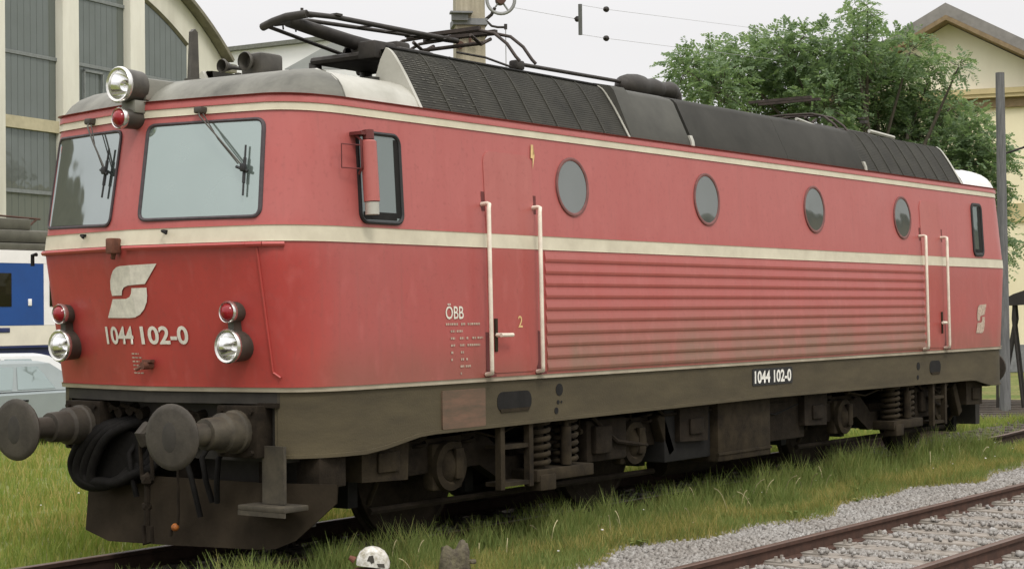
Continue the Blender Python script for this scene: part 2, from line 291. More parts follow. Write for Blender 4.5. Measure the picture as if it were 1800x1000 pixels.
# ------------------------------------------------------------------ mesh builder
class MB:
    def __init__(s): s.bm = bmesh.new()
    def faces(s, vs, fs, mi=0):
        bv = [s.bm.verts.new(v) for v in vs]
        for f in fs:
            try:
                ff = s.bm.faces.new([bv[i] for i in f]); ff.material_index = mi
            except ValueError: pass
        return bv
    def box(s, c, d, mi=0, rz=0, rx=0, ry=0, bev=0.0):
        b2 = bmesh.new(); bmesh.ops.create_cube(b2, size=1)
        bmesh.ops.scale(b2, vec=d, verts=b2.verts)
        if bev: bmesh.ops.bevel(b2, geom=b2.edges[:], offset=bev, segments=2, affect='EDGES', profile=0.5)
        mt = Matrix.Translation(c) @ Matrix.Rotation(rz, 4, 'Z') @ Matrix.Rotation(ry, 4, 'Y') @ Matrix.Rotation(rx, 4, 'X')
        s._merge(b2, mt, mi); return s
    def bx(s, x0, x1, y0, y1, z0, z1, mi=0, bev=0.0):
        return s.box(((x0+x1)/2, (y0+y1)/2, (z0+z1)/2), (abs(x1-x0), abs(y1-y0), abs(z1-z0)), mi, bev=bev)
    def _merge(s, b2, mt, mi):
        b2.verts.index_update()
        vs = [mt @ v.co for v in b2.verts]; fs = [[v.index for v in f.verts] for f in b2.faces]
        b2.free(); s.faces(vs, fs, mi)
    def cyl(s, p0, p1, r0, r1=None, n=16, mi=0, caps=True, sy=1.0):
        r1 = r0 if r1 is None else r1
        p0 = Vector(p0); p1 = Vector(p1); d = (p1-p0).normalized()
        a = Vector((0, 0, 1)) if abs(d.z) < 0.9 else Vector((1, 0, 0))
        e1 = d.cross(a).normalized(); e2 = e1.cross(d)
        vs = []
        for p, r in ((p0, r0), (p1, r1)):
            for i in range(n):
                t = 2*math.pi*i/n; vs.append(p + (e1*math.cos(t)*sy + e2*math.sin(t))*r)
        fs = [[i, (i+1) % n, n+(i+1) % n, n+i] for i in range(n)]
        if caps: fs += [list(range(n))[::-1], list(range(n, 2*n))]
        s.faces(vs, fs, mi); return s
    def lathe(s, prof, o, d, n=24, mi=0, sy=1.0):
        """prof: (r,h) along direction d from origin o"""
        o = Vector(o); d = Vector(d).normalized()
        a = Vector((0, 0, 1)) if abs(d.z) < 0.9 else Vector((1, 0, 0))
        e1 = d.cross(a).normalized(); e2 = e1.cross(d)
        vs = []; fs = []
        for r, h in prof:
            for i in range(n):
                t = 2*math.pi*i/n; vs.append(o + d*h + (e1*math.cos(t)*sy + e2*math.sin(t))*max(r, 1e-4))
        for k in range(len(prof)-1):
            for i in range(n):
                j = (i+1) % n; fs.append([k*n+i, k*n+j, (k+1)*n+j, (k+1)*n+i])
        s.faces(vs, fs, mi); return s
    def tube(s, pts, r, n=8, mi=0, r1=None):
        pts = [Vector(p) for p in pts]; m = len(pts); vs = []; fs = []
        prev = None
        for k, p in enumerate(pts):
            d = (pts[min(k+1, m-1)] - pts[max(k-1, 0)]).normalized()
            if prev is None:
                a = Vector((0, 0, 1)) if abs(d.z) < 0.9 else Vector((1, 0, 0))
                e1 = d.cross(a).normalized()
            else:
                e1 = (prev - d*prev.dot(d)).normalized()
            prev = e1; e2 = e1.cross(d)
            rr = r if r1 is None else r + (r1-r)*k/(m-1)
            for i in range(n):
                t = 2*math.pi*i/n; vs.append(p + (e1*math.cos(t)+e2*math.sin(t))*rr)
        for k in range(m-1):
            for i in range(n):
                j = (i+1) % n; fs.append([k*n+i, k*n+j, (k+1)*n+j, (k+1)*n+i])
        fs += [list(range(n))[::-1], list(range((m-1)*n, m*n))]
        s.faces(vs, fs, mi); return s
    def prism(s, poly, f, mi=0):
        """poly: list of (u,v); f(u,v,side 0/1)->xyz gives the two end outlines"""
        n = len(poly)
        vs = [Vector(f(u, v, 0)) for u, v in poly] + [Vector(f(u, v, 1)) for u, v in poly]
        fs = [[i, (i+1) % n, n+(i+1) % n, n+i] for i in range(n)] + [list(range(n))[::-1], list(range(n, 2*n))]
        s.faces(vs, fs, mi); return s
    def ball(s, c, r, mi=0, sc=(1, 1, 1), sub=2):
        b2 = bmesh.new(); bmesh.ops.create_icosphere(b2, subdivisions=sub, radius=r)
        s._merge(b2, Matrix.Translation(c) @ Matrix.Diagonal((*sc, 1)), mi); return s
    def build(s, name, mats, parent=None, angle=32, recalc=True):
        if recalc: bmesh.ops.recalc_face_normals(s.bm, faces=s.bm.faces[:])
        me = bpy.data.meshes.new(name); s.bm.to_mesh(me); s.bm.free()
        if not isinstance(mats, (list, tuple)): mats = [mats]
        for m in mats: me.materials.append(m)
        if angle:
            me.shade_smooth(); me.set_sharp_from_angle(angle=R(angle))
        o = bpy.data.objects.new(name, me); COL.objects.link(o)
        if parent: o.parent = parent
        return o

def thing(name, label, cat, loc=(0, 0, 0), rz=0, group=None):
    o = bpy.data.objects.new(name, None); COL.objects.link(o)
    o.location = loc; o.rotation_euler = (0, 0, rz); o['label'] = label; o['category'] = cat
    if group: o['group'] = group
    return o
def tag(o, label, cat, group=None):
    o['label'] = label; o['category'] = cat
    if group: o['group'] = group
    return o
def structure(o): o['kind'] = 'structure'; return o
def stuff(o): o['kind'] = 'stuff'; return o
def copy_tree(o, parent=None):
    c = o.copy(); COL.objects.link(c)
    if parent is not None: c.parent = parent
    for ch in list(o.children): copy_tree(ch, c)
    return c
def rrect(u0, u1, v0, v1, r, k=6):
    P = []
    for cx, cy, a0 in ((u1-r, v1-r, 0), (u0+r, v1-r, 90), (u0+r, v0+r, 180), (u1-r, v0+r, 270)):
        for i in range(k+1):
            a = R(a0+90*i/k); P.append((cx+r*math.cos(a), cy+r*math.sin(a)))
    return P
def rpoly(corners, r, k=6):
    """round the corners of a convex polygon"""
    out = []; n = len(corners)
    for i in range(n):
        p = Vector(corners[i]); a = Vector(corners[i-1]); b = Vector(corners[(i+1) % n])
        A = p + (a-p).normalized()*r; B = p + (b-p).normalized()*r
        for t in range(k+1):
            t /= k; out.append(tuple(A*(1-t)**2 + p*2*t*(1-t) + B*t*t))
    return out
def inset(poly, d):
    c = Vector((sum(p[0] for p in poly)/len(poly), sum(p[1] for p in poly)/len(poly)))
    n = len(poly); out = []
    for i in range(n):
        a = Vector(poly[i-1]); b = Vector(poly[(i+1) % n]); t = (b-a).normalized(); nn = Vector((-t.y, t.x))
        p = Vector(poly[i])
        if nn.dot(c-p) < 0: nn = -nn
        out.append(tuple(p+nn*d))
    return out
def flatfill(mb, poly, fn, step=0.06, mi=0):
    b2 = bmesh.new(); b2.faces.new([b2.verts.new((u, v, 0)) for u, v in poly])
    for ax in (0, 1):
        lo = min(p[ax] for p in poly); hi = max(p[ax] for p in poly); c = math.ceil(lo/step+0.01)*step
        while c < hi-1e-4:
            nrm = [0, 0, 0]; nrm[ax] = 1; co = [0, 0, 0]; co[ax] = c
            bmesh.ops.bisect_plane(b2, geom=b2.verts[:]+b2.edges[:]+b2.faces[:], plane_co=co, plane_no=nrm); c += step
    b2.verts.index_update()
    mb.faces([fn(v.co.x, v.co.y) for v in b2.verts], [[v.index for v in f.verts] for f in b2.faces], mi); b2.free()
def text(body, name, m, fn, height, parent=None, width=None, bold=0.0, depth=0.004):
    cu = bpy.data.curves.new(name, 'FONT'); cu.body = body; cu.size = 1.0; cu.offset = bold; cu.resolution_u = 4
    to = bpy.data.objects.new(name+'_curve', cu); COL.objects.link(to)
    dg = bpy.context.evaluated_depsgraph_get(); dg.update()
    me = bpy.data.meshes.new_from_object(to.evaluated_get(dg))
    bpy.data.objects.remove(to); bpy.data.curves.remove(cu)
    xs = [v.co.x for v in me.vertices]; ys = [v.co.y for v in me.vertices]
    y0 = min(ys); hh = max(ys)-y0; x0 = min(xs); ww = max(xs)-x0
    sy = height/hh; sx_ = (width/ww) if width else sy
    for v in me.vertices: v.co = fn((v.co.x-x0)*sx_, (v.co.y-y0)*sy)
    me.materials.clear(); me.materials.append(m)
    o = bpy.data.objects.new(name, me); COL.objects.link(o)
    if parent: o.parent = parent
    return o

# ------------------------------------------------------------------ ground and tracks
GZ = -0.2
structure(MB().bx(-400, 600, -400, 600, GZ-0.02, GZ-0.012).build('ground', M['ground'], angle=0))
structure(MB().bx(-30, 60, -1.35, 1.25, GZ-0.011, GZ-0.006).build('track_bed', M['cinder'], angle=0))
structure(MB().bx(-30, 70, -7.6, -2.0, GZ-0.011, GZ+0.012).build('ballast', M['gravel'], angle=0))

RAILP = [(-0.06, -0.16), (0.06, -0.16), (0.06, -0.145), (0.012, -0.125), (0.010, -0.045), (0.034, -0.035), (0.035, -0.004), (0.028, 0.0),
         (-0.028, 0.0), (-0.035, -0.004), (-0.034, -0.035), (-0.010, -0.045), (-0.012, -0.125), (-0.06, -0.145)]
def rail(path, parent, mats):
    mb = MB(); vs = []; fs = []; n = len(RAILP); m = len(path)
    for k, p in enumerate(path):
        a = Vector(path[max(k-1, 0)]); b = Vector(path[min(k+1, m-1)]); t = (b-a).normalized(); s_ = Vector((-t.y, t.x, 0))
        for (u, v) in RAILP: vs.append(Vector(p)+s_*u+Vector((0, 0, v)))
    bm_v = [mb.bm.verts.new(v) for v in vs]
    for k in range(m-1):
        for i in range(n):
            j = (i+1) % n
            f = mb.bm.faces.new([bm_v[k*n+i], bm_v[k*n+j], bm_v[(k+1)*n+j], bm_v[(k+1)*n+i]])
            f.material_index = 1 if i in (6, 7, 8) else 0
    return mb.build('rail', mats, parent)
def sleeper(parent, x, y, rz=0, z=GZ):
    mb = MB(); mb.box((0, 0, 0), (0.25, 2.5, 0.12), bev=0.012)
    for s_ in (-0.75, 0.75):
        mb.box((0, s_, 0.066), (0.17, 0.32, 0.016))
        for q in (-0.1, 0.1): mb.cyl((0.05, s_+q, 0.07), (0.05, s_+q, 0.11), 0.016, n=6); mb.cyl((-0.05, s_+q, 0.07), (-0.05, s_+q, 0.11), 0.016, n=6)
    o = mb.build('sleeper', M['sleeper'], parent); o.location = (x, y, z); o.rotation_euler.z = rz
    return o
tk = thing('railway_track', 'weedy rusty railway track carrying the red locomotive', 'railway track', group='railway tracks')
curve = lambda x: 0.0 if x < 8 else 0.03*(x-8)**2 if x < 14 else 1.08+0.36*(x-14)
for s_ in (-0.75, 0.75):
    rail([(x, s_+curve(x), 0) for x in ([-30, -12, -6, 0, 8] + [8+i for i in range(1, 16)])], tk, [M['trackrail'], M['railtop']])
s0 = sleeper(tk, -12, 0, z=GZ-0.04)
for i in range(1, 56):
    s1 = s0.copy(); COL.objects.link(s1); x = -12+0.62*i
    s1.location = (x, curve(x), GZ-0.04); s1.rotation_euler.z = math.atan(0 if x < 8 else 0.06*(min(x, 14)-8))
tk2 = thing('railway_track', 'rusty railway track in grey ballast at the right foreground', 'railway track', (0, -4.3, 0), group='railway tracks')
for s_ in (-0.755, 0.755): rail([(-30, s_, 0), (0, s_, 0), (60, s_, 0)], tk2, [M['rail'], M['railtop']])
M_keep = M['sleeper']; M['sleeper'] = M['sleeper_dusty']
s0 = sleeper(tk2, -9, 0, z=GZ+0.012)
for i in range(1, 60):
    s1 = s0.copy(); COL.objects.link(s1); s1.location = (-9+0.63*i+random.uniform(-.02, .02), random.uniform(-.03, .03), GZ+0.012+random.uniform(-.008, .008)); s1.rotation_euler.z = random.uniform(-.015, .015)

def np_mesh(name, V, F, m, kind='stuff', smooth=False):
    me = bpy.data.meshes.new(name)
    V = np.asarray(V, np.float32); F = np.asarray(F, np.int32); k = F.shape[1]
    me.vertices.add(len(V)); me.vertices.foreach_set('co', V.ravel())
    me.loops.add(F.size); me.loops.foreach_set('vertex_index', F.ravel())
    me.polygons.add(len(F)); me.polygons.foreach_set('loop_start', np.arange(0, F.size, k, dtype=np.int32))
    me.update(calc_edges=True); me.validate(); me.materials.append(m)
    o = bpy.data.objects.new(name, me); COL.objects.link(o)
    if kind: o['kind'] = kind
    return o

# ballast stones: squashed irregular octahedra / cubes
def stones(name, n, xs, ys_fn, size, zfn, m):
    base = np.array([[-1, -1, -1], [1, -1, -1], [1, 1, -1], [-1, 1, -1], [-1, -1, 1], [1, -1, 1], [1, 1, 1], [-1, 1, 1]], float)*0.6
    fc = np.array([[0, 3, 2, 1], [4, 5, 6, 7], [0, 1, 5, 4], [1, 2, 6, 5], [2, 3, 7, 6], [3, 0, 4, 7]])
    u = rng.random(n); X = xs[0]+(xs[1]-xs[0])*u
    Y = ys_fn(X, rng.random(n))
    sc = size*(0.55+0.9*rng.random(n)**1.5)
    V = base[None]*(1+0.5*(rng.random((n, 8, 3))-0.5))*sc[:, None, None]*(0.7+0.6*rng.random((n, 1, 3)))
    ang = rng.random((n, 3))*6.28
    for ax in range(3):
        c, s_ = np.cos(ang[:, ax]), np.sin(ang[:, ax]); i, j = [(1, 2), (0, 2), (0, 1)][ax]
        a, b = V[:, :, i].copy(), V[:, :, j].copy()
        V[:, :, i] = a*c[:, None]-b*s_[:, None]; V[:, :, j] = a*s_[:, None]+b*c[:, None]
    V += np.stack([X, Y, zfn(X, Y)+rng.random(n)*0.02], 1)[:, None, :]
    F = fc[None]+(np.arange(n)*8)[:, None, None]
    return np_mesh(name, V.reshape(-1, 3), F.reshape(-1, 4), m)
edge = lambda x: -2.25+0.16*np.sin(x*1.3)+0.1*np.sin(x*3.1+1)
def bal_z(X, Y):
    z = np.full_like(X, GZ+0.030)
    yy = np.abs(np.abs(Y+4.3)-0.755)
    ph = ((X+9)/0.63) % 1; onsl = np.minimum(ph, 1-ph) < 0.17
    z = np.where(onsl & (np.abs(Y+4.3) < 1.2), GZ-0.01+0.097*(rng.random(len(X)) < 0.09), z)
    return np.where(yy < 0.09, GZ-0.02, z)
stones('ballast_stones', 110000, (-6.5, 6), lambda X, r: -7.4+r*(edge(X)+7.4+0.12), 0.021, bal_z, M['stone'])
stones('far_ballast_stones', 16000, (6, 26), lambda X, r: -7.4+r*(edge(X)+7.4), 0.045, bal_z, M['stone'])
stones('track_bed_stones', 3500, (-9, 16), lambda X, r: -1.3+2.6*r+np.where(X > 8, 0.03*(X-8)**2, 0), 0.035, lambda X, Y: np.full_like(X, GZ+0.0), mat('oily_stone', (0.10, 0.085, 0.065), 0.9, 0, 0.25, 12))

# grass
def grass(name, n, pos, hfn, wid, m, lean=0.35):
    X, Y = pos(n); n = len(X)
    h = hfn(X, Y)*(0.45+0.75*rng.random(n)); a = rng.random(n)*6.28; ww = wid*(0.6+0.8*rng.random(n))
    la = rng.random(n)*6.28; ln = lean*h*(0.3+rng.random(n))
    dx, dy = np.cos(a)*ww, np.sin(a)*ww; lx, ly = np.cos(la)*ln, np.sin(la)*ln
    z0 = np.full(n, GZ-0.015)
    P = np.empty((n, 6, 3))
    for i, (t, k) in enumerate(((0, 1.0), (0.55, 0.75), (1.0, 0.12))):
        bx_, by_ = X+lx*t*t, Y+ly*t*t; bz = z0+h*t*(1-0.12*t)
        P[:, 2*i] = np.stack([bx_-dx*k, by_-dy*k, bz], 1); P[:, 2*i+1] = np.stack([bx_+dx*k, by_+dy*k, bz], 1)
    F = np.array([[0, 1, 3, 2], [2, 3, 5, 4]])[None]+(np.arange(n)*6)[:, None, None]
    return np_mesh(name, P.reshape(-1, 3), F.reshape(-1, 4), m)
def clump(X, Y): return np.sin(X*2.1+1.3*np.sin(Y*1.7))*np.cos(Y*2.6+0.9*np.sin(X*1.1))
def pos_mid(n):
    X = -9+27*rng.random(n)**1.25; r = rng.random(n); lo = edge(X)-0.05; Y = lo+(-0.70-lo)*r
    keep = rng.random(n) < 0.66+0.34*clump(X*1.5, Y*1.5); keep &= ~((rng.random(n) < 0.5) & (Y > -1.0))
    return X[keep], Y[keep]
grass('grass_between_tracks', 150000, pos_mid, lambda X, Y: (0.14+0.08*(clump(X, Y)+1)/2)*np.clip(1-(X-6.5)/3, 0.6, 1)+(0.13+0.12*np.clip(clump(X*3, Y*3+4), -1, 1))*np.exp(-((Y+1.2)/0.42)**2)*(1.25+0.75*np.clip((X+2)/6, 0, 1))*np.clip(1-(X-6.5)/1.5, 0.15, 1), 0.0048, M['grass2'])
def pos_edge(n):
    X = -7+26*rng.random(n)**1.2; Y = edge(X)+0.75*(rng.random(n)**1.8)-0.10; k = rng.random(n) < 0.6+0.4*clump(X*2, Y*2+2); return X[k], Y[k]
grass('yellowing_verge_grass', 36000, pos_edge, lambda X, Y: 0.10+0.06*(clump(X, Y)+1)/2, 0.0045, M['grass_dry'])
def pos_patch(n):
    X = -8+20*rng.random(n); Y = -2.3+1.2*rng.random(n); k = (clump(X*.9+2, Y*1.6) > -0.1) & (Y > edge(X)) & (Y < -1.35); return X[k], Y[k]
grass('dry_grass_patches', 70000, pos_patch, lambda X, Y: 0.18+0.07*(clump(X, Y)+1)/2, 0.0045, M['grass_dry'])
def pos_lpatch(n):
    X = -9+24*rng.random(n); Y = 1.2+15*rng.random(n)**1.5; k = clump(X*.55+1, Y*.7) > 0.2; return X[k], Y[k]
grass('dry_meadow_patches', 60000, pos_lpatch, lambda X, Y: 0.13+0.07*(clump(X*.9, Y*.9)+1), 0.007, M['grass_dry'])
def pos_left(n):
    X = -9+24*rng.random(n); Y = 1.0+16*rng.random(n)**1.7
    keep = rng.random(n) < 0.68+0.3*clump(X*.8, Y*.8); return X[keep], Y[keep]
grass('meadow_grass', 150000, pos_left, lambda X, Y: 0.10+0.07*(clump(X*.9, Y*.9)+1), 0.007, M['grass'])
def pos_far(n):
    X = 9+26*rng.random(n); Y = -2+14*rng.random(n); k = (np.abs(Y-curve_np(X)-0.1) > 1.35); return X[k], Y[k]
curve_np = lambda X: np.where(X < 8, 0, np.where(X < 14, 0.03*(X-8)**2, 1.08+0.36*(X-14)))
grass('far_grass', 45000, pos_far, lambda X, Y: 0.16+0.12*(clump(X, Y)+1)/2, 0.012, M['grass2'])
def pos_bed(n):
    X = -7.6+22*rng.random(n); Y = -1.25+2.4*rng.random(n); k = clump(X*2.3, Y*2.3) > 0.25; return X[k], Y[k]+curve_np(X[k])
grass('track_weeds', 16000, pos_bed, lambda X, Y: 0.12+0.06*rng.random(len(X)), 0.005, M['grass2'])
# dry bent stalks along the locomotive
mb = MB()
for i in range(46):
    x = random.uniform(-6.9, 6.5); y = random.uniform(-1.75, -1.25); h = random.uniform(0.22, 0.5); a = random.uniform(0, 6.28); l = h*random.uniform(.1, .5)
    pts = [(x+math.cos(a)*l*t*t, y+math.sin(a)*l*t*t, GZ+h*(t-0.28*t**3)) for t in (0, .35, .65, .85, 1)]
    mb.tube(pts, 0.003, 4, 0, 0.005)
stuff(mb.build('dry_grass_stalks', M['straw']))

mb = MB(); rf_ = random.Random(5)
for i in range(34):
    x = rf_.uniform(-7, 7); y = rf_.uniform(-2.2, -1.2) if i % 3 else rf_.uniform(1.6, 5); z = GZ+rf_.uniform(0.14, 0.24)
    mb.tube([(x, y, GZ), (x+.01, y, z)], 0.002, 4, 1); mb.ball((x+.01, y, z), rf_.uniform(0.008, 0.014), 0, (1, 1, .6), 1)
stuff(mb.build('white_meadow_flowers', [M['white'], M['grass']]))
mb = MB()
for i in range(70):                                                 # low broad-leaved weeds
    x = rf_.uniform(-7.2, 9); y = edge(x)+rf_.uniform(-0.12, 1.1); n_ = rf_.randint(5, 9); r_ = rf_.uniform(.07, .16)
    for k in range(n_):
        a_ = 6.28*k/n_+rf_.uniform(-.3, .3); d_ = Vector((math.cos(a_), math.sin(a_), 0)); s_ = Vector((-d_.y, d_.x, 0)); p_ = Vector((x, y, GZ+.02)); h_ = Vector((0, 0, r_*rf_.uniform(.4, .9)))
        mb.faces([p_, p_+d_*r_*.5+s_*r_*.22+h_*.9, p_+d_*r_+h_*.8, p_+d_*r_*.5-s_*r_*.22+h_*.9], [[0, 1, 2, 3]])
stuff(mb.build('broad_leaved_weeds', M['grass2'], angle=0, recalc=False))

# ------------------------------------------------------------------ LOCOMOTIVE
loco = thing('electric_locomotive', 'red electric locomotive with cream stripes standing on the weedy track', 'locomotive')
PLY = [0, .6, 1.18, 1.30, 1.39, 1.45, 1.48]; PLX = [-7.66, -7.565, -7.455, -7.39, -7.28, -7.12, -6.9]
def wid(z): return float(np.interp(z, [1.35, 2.47, 3.6], [1.50, 1.48, 1.42]))
def dxz(z): return float(np.interp(z, [1.35, 2.47, 3.6], [.20, 0, .15]))
def fx(y, z): return float(np.interp(abs(y)*1.48/wid(z), PLY, PLX))+dxz(z)
def front(y, z, off=0.0): return Vector((fx(y, z)-off, y, z))
def side(x, z, off=0.0): return Vector((x, -wid(z)-off, z))
HP = [(-7.66, 0), (-7.62, .25), (-7.565, .6), (-7.51, .9), (-7.455, 1.18), (-7.43, 1.24), (-7.39, 1.30), (-7.345, 1.345), (-7.28, 1.39), (-7.21, 1.425), (-7.12, 1.45), (-7.02, 1.47), (-6.9, 1.48)]
def loop(z, grow=0.0, extra=()):
    """closed outline of the body at height z, counter-clockwise from the near end's nose"""
    k = wid(z)/1.48; d = dxz(z)
    q = [(x+d, y*k) for x, y in HP]
    near = [(x, -y) for x, y in q]                     # nose -> near side
    mid = [(x, -wid(z)) for x in extra]
    far = [(-x, -y) for x, y in q[::-1]]
    b = near+mid+far                                   # ends at rear nose
    back = [(x, -y) for x, y in b[::-1]][1:-1]
    P = b+back
    if grow:
        P = [(x+math.copysign(grow, x) if abs(x) > 7.0 else x, y+math.copysign(grow, y) if abs(y) > 1e-6 else y) for x, y in P]
    return P
def shell(name, levels, mats, parent, cap_top=False, extra=()):
    """levels: (z, grow, material of the band above)"""
    mb = MB(); rings = []
    for z, g, mi in levels: rings.append([mb.bm.verts.new((x, y, z)) for x, y in loop(z if z < 3.6 else 3.6, g, extra)])
    for k in range(len(levels)-1):
        n = len(rings[k])
        for i in range(n):
            j = (i+1) % n; f = mb.bm.faces.new([rings[k][i], rings[k][j], rings[k+1][j], rings[k+1][i]]); f.material_index = levels[k][2]
    if cap_top: mb.bm.faces.new(rings[-1])
    return mb.build(name, mats, parent, angle=40)
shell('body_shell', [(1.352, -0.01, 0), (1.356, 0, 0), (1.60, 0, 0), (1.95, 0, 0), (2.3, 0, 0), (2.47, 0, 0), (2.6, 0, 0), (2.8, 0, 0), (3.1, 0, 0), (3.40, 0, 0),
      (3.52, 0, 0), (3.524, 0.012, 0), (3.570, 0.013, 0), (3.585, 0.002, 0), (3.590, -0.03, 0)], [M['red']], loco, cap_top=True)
shell('lower_stripe', [(1.352, 0.010, 0), (1.385, 0.010, 0), (1.387, -0.02, 0)], [M['cream']], loco)
shell('belt_stripe', [(2.478, -0.01, 0), (2.480, 0.004, 0), (2.596, 0.004, 0), (2.598, -0.01, 0)], [M['cream']], loco)
shell('roof_stripe', [(3.462, -0.01, 0), (3.464, 0.004, 0), (3.522, 0.004, 0), (3.5225, -0.01, 0)], [M['cream']], loco)

# rain ledge with hand grips under the belt, on the nose
for ya, yb in ((1.52, 0.16), (0.02, -1.36)):
    mb = MB()
    pts = [front(y, 2.455, 0.03) if abs(y) < 1.47 else Vector((fx(1.47, 2.455)-0.05, y, 2.455)) for y in np.linspace(ya, yb, 12)]
    for a, b in zip(pts[:-1], pts[1:]):
        for q in (0,): mb.tube([a, b], 0.020, 6)
    mb.build('nose_ledge', M['red'], loco)
mb = MB(); mb.tube([(-7.32, 1.50, 2.455), (-7.32, 1.55, 2.45), (-7.32, 1.55, 2.36)], 0.018, 6); mb.build('ledge_end', M['black'], loco)
mb = MB(); mb.box(front(0.12, 2.475, 0.05), (0.10, 0.075, 0.12), bev=0.012); mb.cyl(front(0.12, 2.43, 0.05), front(0.15, 2.38, 0.05), 0.02, n=8); mb.build('nose_socket', M['rust'], loco)
for y in (0.6, -0.37):
    mb = MB(); mb.tube([front(y, 2.575, 0), front(y, 2.575, 0.05), front(y-0.05, 2.555, 0.06)], 0.012, 6); mb.build('nose_lug', M['black'], loco)
# corner seam strips
mb = MB(); mb.tube([front(-1.18, z, 0.004) for z in (2.43, 2.0, 1.6, 1.50)] + [front(-1.24, 1.46, 0.02)], 0.010, 6); mb.build('corner_seam', M['red'], loco)

# windscreens
def pane(name, poly, fn, mats, parent, frame_w=0.035, frame_t=0.022, glass_mat=None, frame_mat=None):
    out = poly; inn = inset(poly, frame_w); n = len(poly)
    mb = MB()
    mid = inset(poly, frame_w*0.5)
    rings = [[fn(u, v, 0.0) for u, v in out], [fn(u, v, frame_t*0.7) for u, v in out], [fn(u, v, frame_t) for u, v in mid], [fn(u, v, frame_t*0.6) for u, v in inn], [fn(u, v, 0.002) for u, v in inn]]
    vs = [v for r_ in rings for v in r_]; fs = []
    for k in range(len(rings)-1):
        for i in range(n):
            j = (i+1) % n; fs.append([k*n+i, k*n+j, (k+1)*n+j, (k+1)*n+i])
    mb.faces(vs, fs)
    g = MB(); flatfill(g, inn, lambda u, v: fn(u, v, 0.006), 0.09)
    go = g.build(name, glass_mat, parent, angle=60)
    fo = mb.build('gasket', frame_mat or M['gasket'], go, angle=50)
    return go
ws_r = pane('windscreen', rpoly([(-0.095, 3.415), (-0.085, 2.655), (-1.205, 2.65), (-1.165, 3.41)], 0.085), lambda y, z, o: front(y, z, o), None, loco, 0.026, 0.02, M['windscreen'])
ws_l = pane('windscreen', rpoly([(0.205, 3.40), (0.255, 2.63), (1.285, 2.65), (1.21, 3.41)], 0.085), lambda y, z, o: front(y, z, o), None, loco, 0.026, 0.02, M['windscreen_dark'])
for y0, z0, y1, z1, b0, b1 in ((-0.606, 3.489, -1.02, 3.06, (-1.04, 3.20), (-1.055, 2.82)), (0.66, 3.495, 0.36, 3.10, (0.337, 3.253), (0.374, 2.866))):
    mb = MB(); mb.box(front(y0, z0, 0.03), (0.09, 0.07, 0.05), bev=0.012)
    mb.tube([front(y0, z0, 0.05), front(y0-0.04, z0-0.05, 0.085), front((y0+y1)/2, (z0+z1)/2, 0.075), front(y1, z1, 0.05)], 0.007, 6)
    mb.tube([front(y0-0.04, z0-0.03, 0.05), front((y0+y1)/2-0.0, (z0+z1)/2-0.02, 0.06), front(y1+0.02, z1, 0.05)], 0.005, 6)
    wo_ = mb.build('wiper_arm', M['lampbody'], loco)
    mb = MB(); zm = [(b0[0]+(b1[0]-b0[0])*t, b0[1]+(b1[1]-b0[1])*t) for t in (0, .25, .5, .75, 1)]
    for i, hw in enumerate((0.012, 0.02, 0.03, 0.02)):
        a, b = zm[i], zm[i+1]; mb.tube([front(*a, 0.035), front(*b, 0.035)], (0.008, 0.013, 0.013, 0.008)[i], 6)
    mb.box(front(zm[2][0], zm[2][1]+0.02, 0.05), (0.035, 0.05, 0.06), bev=0.01); mb.tube([front(zm[2][0]+0.07, zm[2][1]+0.03, 0.04), front(zm[2][0]-0.04, zm[2][1]-0.01, 0.045)], 0.012, 6)
    mb.build('wiper_blade', M['rubber'], wo_)

# lamps
def lamp(name, c, r, depth, lens, parent):
    x, y, z = c; d = (-1, 0, 0)
    mb = MB(); mb.lathe([(r*0.72, -depth), (r*0.9, -depth+0.02), (r*0.97, -0.06), (r, -0.03), (r, 0.0)], c, d)
    b = mb.build(name, M['lampbody'], parent)
    mb = MB(); mb.lathe([(r*1.0, -0.025), (r*1.05, -0.01), (r*1.05, 0.006), (r*0.97, 0.018), (r*0.84, 0.010), (r*0.82, -0.012)], c, d); mb.build('rim', M['chrome'], b, angle=50)
    mb = MB()
    if lens == 'white':
        mb.lathe([(r*0.84, -0.006), (r*0.70, -0.07), (r*0.45, -0.115), (r*0.2, -0.13), (0, -0.132)], c, d)
        for i in range(9):
            a = 2*math.pi*i/9
        mb.build('reflector', M['reflector'], b, angle=70)
        mb = MB(); mb.lathe([(r*0.16, -0.13), (r*0.15, -0.06), (0, -0.045)], c, d, n=12); mb.build('bulb', M['chrome'], b, angle=70)
    else:
        mb.lathe([(r*0.84, -0.004), (r*0.72, 0.022), (r*0.45, 0.042), (0, 0.050)], c, d); mb.build('lens', M['redlens'], b, angle=70)
    return b
for s_ in (-0.955, 0.955):
    lamp('headlight', (-7.505, s_+0.03, 1.70), 0.125, 0.20, 'white', loco)
    lamp('tail_lamp', (-7.51, s_+0.02, 1.955), 0.080, 0.16, 'red', loco)
    mb = MB(); mb.bx(-7.47, -7.36, s_-0.0, s_+0.06, 1.80, 1.90); mb.build('lamp_bracket', M['lampbody'], loco)
lamp('top_headlight', (-7.70, 0.03, 3.715), 0.135, 0.22, 'white', loco)
lamp('tail_lamp', (-7.71, 0.015, 3.455), 0.080, 0.25, 'red', loco)
mb = MB(); mb.bx(-7.62, -7.35, -0.06, 0.10, 3.50, 3.60, bev=0.01); mb.bx(-7.52, -7.1, -0.075, 0.115, 3.60, 3.78, bev=0.03); mb.build('lamp_fairing', M['roof'], loco)
